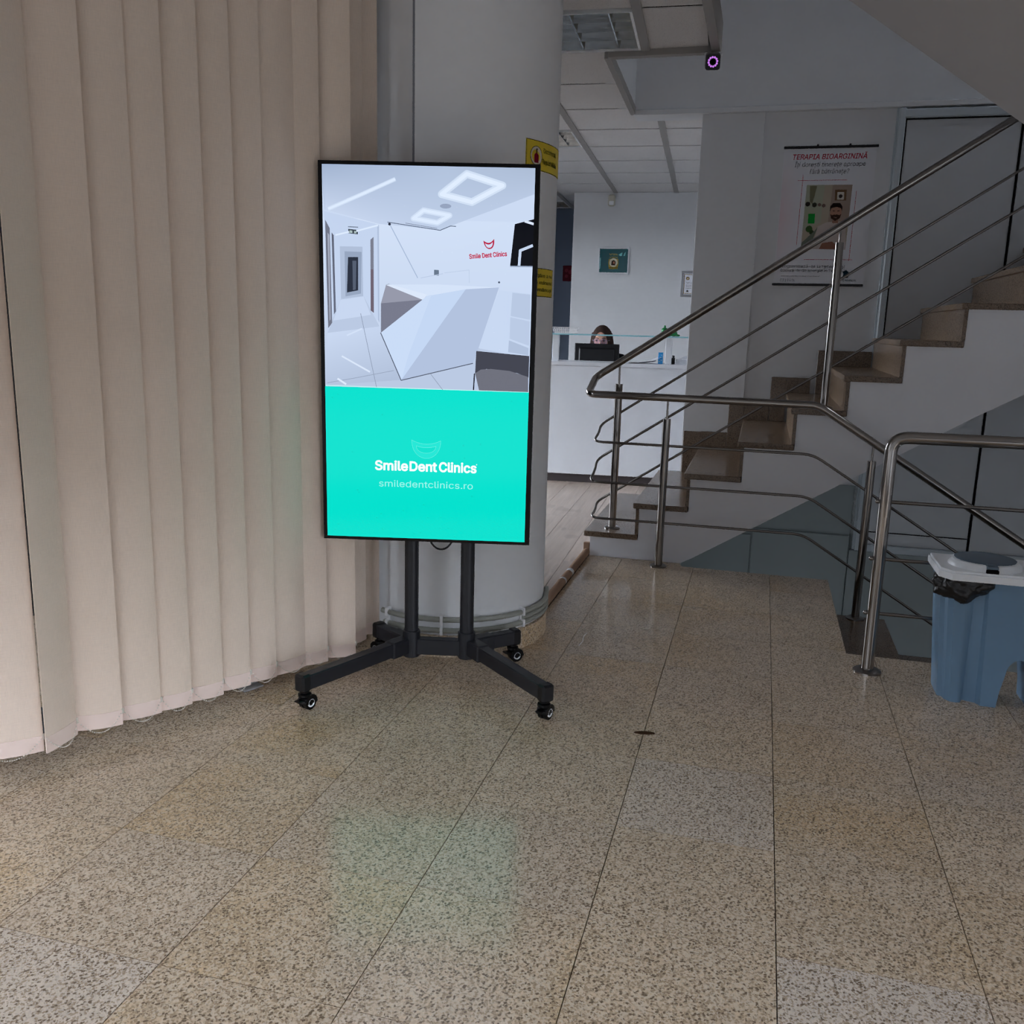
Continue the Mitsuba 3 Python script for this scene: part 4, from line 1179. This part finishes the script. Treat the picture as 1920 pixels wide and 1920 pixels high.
t = thing("open_folder", "white papers with curled-up corners lying on the counter left of the blue carton", "papers")
sheet(t + "__sheet", 0.26, 0.16, 0.055, desk_at(-0.04, 0.10, 0.9935), "paper", 8)
sheet(t + "__sheet", 0.24, 0.15, 0.03, desk_at(-0.06, 0.08, 0.9965), "paper", -6)
sheet(t + "__cover", 0.20, 0.15, 0.02, desk_at(-0.05, 0.09, 0.9950), "paper_blue", 0)
t = thing("paper_stack", "stack of papers with a raised sheet on the counter at the pillar", "papers")
for k in range(5):
    put(t + "__sheet", at_desk(box(-0.11, 0.11, -0.09, 0.09, 0.0005 + k * 0.008, 0.0065 + k * 0.008), desk_at(0.315 + 0.004 * (k % 2), 0.13, 0.9935)), "paper" if k % 2 == 0 else "desk_white")
put(t + "__raised_sheet", at_desk(xz_prism([(-0.075, 0.048), (0.12, 0.041), (0.12, 0.12), (0.03, 0.09)], -0.03, -0.022), desk_at(0.315, 0.13, 0.9935)), "paper")
t = thing("stamp", "small black stamp on the counter behind the right shelf post", "stamp")
put(t, at_desk(join(box(-0.014, 0.014, -0.012, 0.012, 0.0, 0.05, 0.003), tube([(0, 0, 0.045), (0, 0, 0.068)], 0.009, 10)), desk_at(0.187, 0.10, 0.9935)), "black_plastic")
t = thing("green_ornament", "shiny green ornament on the glass shelf behind the steel handrail", "ornament")
p = desk_at(0.135, 0.07, 1.2135)
orn = join(ball((0, 0, 0.018), 0.03, 3, (2.0, 0.8, 0.6)), ball((-0.03, 0, 0.043), 0.026, 3, (1.05, 0.9, 0.95)), ball((-0.03, 0, 0.072), 0.010, 2, (0.9, 0.8, 1.2)), ball((0.045, 0, 0.022), 0.026, 3, (1.0, 0.8, 0.9)), ball((0.075, -0.01, 0.008), 0.014, 2, (1.3, 1, 0.6)))
put(t, at_desk(orn, p.copy()), "green_gloss", smooth=True)

# receptionist
t = thing("person", "woman with long brown hair and clear glasses in a black sweater, sitting behind the monitor", "person")
H = np.array([-1.392, 8.10, 1.155])
sk = bones([[((-1.39, 8.14, 0.98), 0.055), ((-1.392, 8.115, 1.09), 0.05)],
            [((-1.39, 8.17, 0.62), 0.15), ((-1.39, 8.17, 0.80), 0.135), ((-1.39, 8.16, 0.93), 0.10)],
            [((-1.53, 8.16, 0.975), 0.062), ((-1.25, 8.16, 0.975), 0.062)],
            [((-1.55, 8.16, 0.975), 0.055), ((-1.60, 8.07, 0.78), 0.042), ((-1.50, 7.90, 0.775), 0.033), ((-1.475, 7.84, 0.772), 0.026)],
            [((-1.23, 8.16, 0.975), 0.055), ((-1.18, 8.07, 0.78), 0.042), ((-1.28, 7.90, 0.775), 0.033), ((-1.305, 7.84, 0.772), 0.026)],
            [((-1.47, 8.17, 0.56), 0.095), ((-1.47, 7.80, 0.55), 0.07), ((-1.47, 7.84, 0.10), 0.045), ((-1.47, 7.76, 0.035), 0.03)],
            [((-1.31, 8.17, 0.56), 0.095), ((-1.31, 7.80, 0.55), 0.07), ((-1.31, 7.84, 0.10), 0.045), ((-1.31, 7.76, 0.035), 0.03)]]
           + [[((s * 0.085 - 1.39, 7.845, 0.772), 0.02), ((s * (0.085 - 0.012 * k + 0.018) - 1.39, 7.79, 0.768), 0.0095), ((s * (0.085 - 0.012 * k + 0.018) - 1.39, 7.765 + 0.006 * abs(k - 1.5), 0.752), 0.0085)] for s in (-1, 1) for k in range(4)]
           + [[((s * 0.075 - 1.39, 7.85, 0.772), 0.016), ((s * 0.045 - 1.39, 7.815, 0.758), 0.0095)] for s in (-1, 1)], 0.014, 6)
hd = trimesh.creation.icosphere(subdivisions=5, radius=1.0)
v = hd.vertices.copy()
x, y, z = v[:, 0], v[:, 1], v[:, 2]
sx_ = 0.074 * (1 - 0.26 * np.clip(-z, 0, 1) ** 1.6)
vv = np.stack([x * sx_, y * 0.092, z * 0.112], 1)
front = np.clip(-y, 0, 1)
def bump(cx, cz, rx, rz):
    return np.exp(-((vv[:, 0] - cx) / rx) ** 2 - ((vv[:, 2] - cz) / rz) ** 2) * front
vv[:, 1] -= 0.024 * bump(0, -0.028, 0.011, 0.016) + 0.012 * bump(0, -0.008, 0.008, 0.02)
vv[:, 1] += 0.009 * bump(-0.031, 0.006, 0.016, 0.011) + 0.009 * bump(0.031, 0.006, 0.016, 0.011)
vv[:, 1] -= 0.005 * bump(-0.03, 0.026, 0.018, 0.006) + 0.005 * bump(0.03, 0.026, 0.018, 0.006)
vv[:, 1] -= 0.006 * bump(0, -0.060, 0.018, 0.004) + 0.006 * bump(0, -0.071, 0.016, 0.005) + 0.008 * bump(0, -0.1, 0.02, 0.016)
hd.vertices = vv
ears = [ball((s * 0.074, 0.006, -0.006), 0.026, 2, (0.35, 0.7, 1.1)) for s in (-1, 1)]
head = join(hd, *ears)
rot(head, 6, (1, 0, 0))
mov(head, H)
uni = man(sk) + man(trimesh.Trimesh(hd.vertices, hd.faces, process=False).copy().apply_transform(trimesh.transformations.rotation_matrix(math.radians(6), (1, 0, 0))).apply_translation(H))
for e in ears:
    uni = uni + man(e.apply_transform(trimesh.transformations.rotation_matrix(math.radians(6), (1, 0, 0))).apply_translation(H))
put(t + "__body", uni, "skin", smooth=50)


def hp(p):
    a = math.radians(6)
    return np.array([p[0], p[1] * math.cos(a) - p[2] * math.sin(a), p[1] * math.sin(a) + p[2] * math.cos(a)]) + H


for s in (-1, 1):
    e = put(t + "__eye", ball(hp((s * 0.031, -0.0685, 0.005)), 0.0115, 3), "eye_white", smooth=True)
    put(e + "__iris", ball(hp((s * 0.031, -0.0765, 0.0035)), 0.0062, 2, (1, 0.75, 1)), "iris", smooth=True)
    put(t + "__eyebrow", tube([hp((s * 0.014, -0.089, 0.025)), hp((s * 0.030, -0.089, 0.031)), hp((s * 0.050, -0.076, 0.025))], [0.0022, 0.003, 0.0012], 8), "hair", smooth=True)
matte("eye_white", (225, 222, 222))
matte("iris", (34, 26, 26))
matte("lips", (176, 96, 96))
for s in (-1, 1):
    put(t + "__eyelid", tube([hp((s * 0.018, -0.0775, 0.009)), hp((s * 0.031, -0.0815, 0.0125)), hp((s * 0.045, -0.0735, 0.009))], [0.002, 0.0034, 0.002], 8), "lid_brown", smooth=True)
    put(t + "__lens", mov(rot(trimesh.creation.cylinder(radius=0.0235, height=0.001, sections=28), 84, (1, 0, 0)), hp((s * 0.032, -0.0955, 0.0))), "lens_violet_sheen", smooth=40)
matte("lid_brown", (96, 66, 58))
scene["lens_violet_sheen"] = {"type": "thindielectric", "int_ior": 1.6, "specular_transmittance": {"type": "rgb", "value": [0.90, 0.86, 0.98]}}  # violet tint stands in for the purplish reflection on the lenses
put(t + "__mouth", tube([hp((-0.022, -0.083, -0.064)), hp((-0.008, -0.0925, -0.062)), hp((0.008, -0.0925, -0.062)), hp((0.022, -0.083, -0.064))], [0.0015, 0.004, 0.004, 0.0015], 8), "lips", smooth=True)
gl = []
for s in (-1, 1):
    ang = np.linspace(0, 2 * math.pi, 28)
    gl.append(tube([hp((s * 0.032 + 0.025 * math.cos(a), -0.097 + 0.010 * abs(math.cos(a)) * (1 if s * math.cos(a) > 0 else 0), 0.0 + 0.022 * math.sin(a))) for a in ang], 0.0017, 8))
    gl.append(tube([hp((s * 0.056, -0.088, 0.006)), hp((s * 0.076, -0.05, 0.006)), hp((s * 0.078, 0.01, 0.004))], 0.0016, 8))
gl.append(tube([hp((-0.008, -0.098, 0.004)), hp((0.0, -0.101, 0.007)), hp((0.008, -0.098, 0.004))], 0.0016, 8))
put(t + "__glasses", join(*gl), "glasses_clear", smooth=True)
gloss("glasses_clear", (196, 186, 214), 0.2, 0.0, 0.6)
hair_parts = [m3.Manifold.sphere(1.0, 40).scale([0.090, 0.106, 0.118]).translate([0, 0.014, 0.014])]
face_cut = m3.Manifold.sphere(1.0, 40).scale([0.064, 0.12, 0.105]).translate([0, -0.085, -0.024])
hair = (hair_parts[0] - face_cut)
for s in (-1, 1):
    lock = [m3.Manifold.sphere(r, 20).scale([0.8, 1.2, 1.0]).translate(list(map(float, q))) for q, r in (((s * 0.074, 0.0, 0.045), 0.026), ((s * 0.087, 0.004, -0.03), 0.024), ((s * 0.096, 0.0, -0.10), 0.026), ((s * 0.098, -0.01, -0.19), 0.020))]
    for a, b in zip(lock, lock[1:]):
        hair = hair + m3.Manifold.batch_hull([a, b])
back = m3.Manifold.batch_hull([m3.Manifold.sphere(0.07, 24).translate([0, 0.05, -0.02]), m3.Manifold.sphere(0.055, 24).scale([1.5, 0.7, 1]).translate([0, 0.085, -0.17])])
hair = (hair + back).refine_to_length(0.010)
hm = M(hair)
hm.merge_vertices()
trimesh.smoothing.filter_taubin(hm, iterations=8)
hm.vertices = hm.vertices + (meshkit.fbm(hm.vertices * [120, 120, 14], 2, 3)[:, None] - 0.5) * 0.004 * hm.vertex_normals
rot(hm, 6, (1, 0, 0))
put(t + "__hair", mov(hm, H), "hair", smooth=True)
sw = bones([[((-1.39, 8.165, 1.0), 0.085), ((-1.39, 8.17, 0.95), 0.105)], [((-1.39, 8.17, 0.60), 0.165), ((-1.39, 8.17, 0.80), 0.15), ((-1.39, 8.16, 0.96), 0.11)],
            [((-1.54, 8.16, 0.972), 0.072), ((-1.24, 8.16, 0.972), 0.072)],
            [((-1.55, 8.16, 0.975), 0.068), ((-1.60, 8.07, 0.783), 0.054), ((-1.51, 7.915, 0.788), 0.044)],
            [((-1.23, 8.16, 0.975), 0.068), ((-1.18, 8.07, 0.783), 0.054), ((-1.27, 7.915, 0.788), 0.044)]], 0.016, 8)
put(t + "__sweater", sw, "sweater", smooth=True)
tr = bones([[((s * 0.08 - 1.39, 8.18, 0.565), 0.108), ((s * 0.08 - 1.39, 7.80, 0.555), 0.085), ((s * 0.08 - 1.39, 7.84, 0.12), 0.06)] for s in (-1, 1)], 0.02, 8)
put(t + "__trousers", tr, "sweater", smooth=True)

t = thing("office_chair", "black office chair carrying the receptionist behind the desk", "chair")
put(t + "__seat", box(-1.63, -1.15, 7.92, 8.40, 0.40, 0.455, 0.02), "black_plastic")
put(t + "__backrest", box(-1.60, -1.18, 8.36, 8.41, 0.50, 0.86, 0.02), "black_plastic")
put(t + "__stem", join(tube([(-1.39, 8.16, 0.05), (-1.39, 8.16, 0.41)], 0.025, 14), tube([(-1.39, 8.38, 0.43), (-1.39, 8.40, 0.56)], 0.018, 10)), "black_metal", smooth=40)
put(t + "__base", join(*[tube([(-1.39, 8.16, 0.06), (-1.39 + 0.27 * math.cos(a), 8.16 + 0.27 * math.sin(a), 0.02)], 0.017, 8) for a in np.arange(5) * 1.2566]), "black_metal", smooth=40)

# things on the back wall
def on_back(m, x):
    """Places a piece built against y = 0 on the back wall at x."""
    s = (x + 2.04) / math.cos(BA)
    return mov(rot(m, 3.0), (x, 9.778 + (x + 2.04) * math.tan(BA), 0))


t = thing("wall_picture", "shiny teal picture with gold lettering in a thin white frame on the back wall", "picture")
put(t + "__frame", on_back(box(-0.163, 0.163, -0.014, -0.001, 1.818, 2.092, 0.003), -1.597), "white_matte")
put(t + "__foil", on_back(box(-0.148, 0.148, -0.017, -0.013, 1.835, 2.075, 0.002), -1.597), "teal_foil")
pr = Print()
pr.poly([(-0.05, 0.02), (0.05, 0.02), (0.055, -0.03), (0.045, -0.085), (-0.045, -0.085), (-0.055, -0.03)], (150, 130, 60))
pr.poly(Point(0, -0.02).buffer(0.044), (196, 190, 170))
pr.poly([(-0.022, -0.045), (0.018, -0.05), (0.024, -0.01), (0.006, 0.006), (-0.018, -0.004)], (52, 38, 34))
pr.poly([(-0.006, -0.03), (0.016, -0.03), (0.012, -0.008), (-0.004, -0.01)], (170, 120, 96))
pr.text("NATURAL", -0.045, 0.055, 0.09, 0.016, (186, 160, 70), True)
pr.text("organic", -0.045, 0.028, 0.09, 0.014, (186, 160, 70), True)
pr.text("ARGAN CARE", -0.05, -0.079, 0.10, 0.011, (60, 50, 20), True)
pr.poly([(0.05, 0.06), (0.09, 0.085), (0.085, 0.05), (0.07, 0.045)], (120, 190, 190))
pr.poly([(0.10, 0.05), (0.125, 0.095), (0.118, 0.05)], (120, 190, 190))
pr.poly([(-0.143, -0.09), (-0.138, -0.09), (-0.135, 0.03), (-0.142, 0.03)], (150, 205, 205))
m, c = pr.mesh(lambda v: np.stack([v[:, 0], -0.0175 - v[:, 2], v[:, 1] + 1.955], 1))
put(t + "__print", on_back(m, -1.597), "printed", color=c)

t = thing("framed_certificate", "certificate in a silver frame on the back wall, cut off by the pillar", "picture")
put(t + "__frame", on_back(join(box(-0.012, 0.012, -0.02, -0.001, 1.60, 1.86, 0.003), box(0.168, 0.192, -0.02, -0.001, 1.60, 1.86, 0.003), box(-0.012, 0.192, -0.02, -0.001, 1.836, 1.86, 0.003), box(-0.012, 0.192, -0.02, -0.001, 1.60, 1.624, 0.003)), -0.876), "frame_silver")
put(t + "__sheet", on_back(box(0.010, 0.170, -0.010, -0.004, 1.62, 1.84), -0.876), "paper")
pr = Print()
pr.poly(Polygon([(0.02, 1.632), (0.16, 1.632), (0.16, 1.828), (0.02, 1.828)]).difference(Polygon([(0.026, 1.638), (0.154, 1.638), (0.154, 1.822), (0.026, 1.822)])), (150, 130, 84))
pr.poly(Point(0.058, 1.785).buffer(0.018), (130, 104, 54))
pr.poly(Point(0.058, 1.785).buffer(0.009), (206, 196, 170))
pr.text("DIPLOMA", 0.045, 1.735, 0.085, 0.012, (60, 56, 50), True)
for z in (1.715, 1.70, 1.685):
    pr.poly([(0.04, z), (0.14, z), (0.14, z + 0.004), (0.04, z + 0.004)], (150, 146, 140))
pr.poly([(0.045, 1.648), (0.075, 1.648), (0.066, 1.664), (0.058, 1.672), (0.052, 1.658)], (70, 66, 60))
m, c = pr.mesh(lambda v: np.stack([v[:, 0], -0.0102 - v[:, 2], v[:, 1]], 1))
put(t + "__print", on_back(m, -0.876), "printed", color=c)

t = thing("motion_sensor", "small cream motion sensor under the ceiling on the back wall", "sensor")
put(t + "__body", on_back(box(-0.036, 0.036, -0.05, -0.001, 2.50, 2.615, 0.014), -1.644), "beige_box")
put(t + "__window", on_back(box(-0.024, 0.024, -0.053, -0.045, 2.51, 2.55, 0.006), -1.644), "white_plastic")
t = thing("wall_picture_001", "small dark red picture on the slate-blue passage wall", "picture")
put(t + "__frame", box(-2.508, -2.33, 11.484, 11.499, 1.818, 2.008, 0.003), "dark_red")
pr = Print()
for x, z, r in ((-2.46, 1.95, 0.022), (-2.41, 1.93, 0.026), (-2.46, 1.88, 0.02), (-2.38, 1.87, 0.018)):
    pr.poly(Point(x, z).buffer(r), (138, 62, 74))
m, c = pr.mesh(lambda v: np.stack([v[:, 0], 11.4835 - v[:, 2], v[:, 1]], 1))
put(t + "__print", m, "printed", color=c)

# litter on the granite
t = thing("dry_leaf", "small dry brown leaf lying on the granite floor right of the stand", "leaf")
lf = prism([(0.034 * math.cos(a), 0.011 * math.sin(a)) for a in np.linspace(0, 2 * math.pi, 16)[:-1]], 0.0005, 0.002)
put(t, mov(rot(lf, 12), (-0.274, 2.733, 0.0004)), "leaf_brown")
matte("leaf_brown", (70, 52, 40))
t = thing("loose_thread", "short white thread lying on the granite floor near the column", "thread")
put(t, tube(fillet([(-0.630, 3.62, 0.002), (-0.636, 3.57, 0.002), (-0.626, 3.52, 0.002), (-0.632, 3.46, 0.002)], 0.02, 5), 0.0016, 8), "white_plastic", smooth=40)
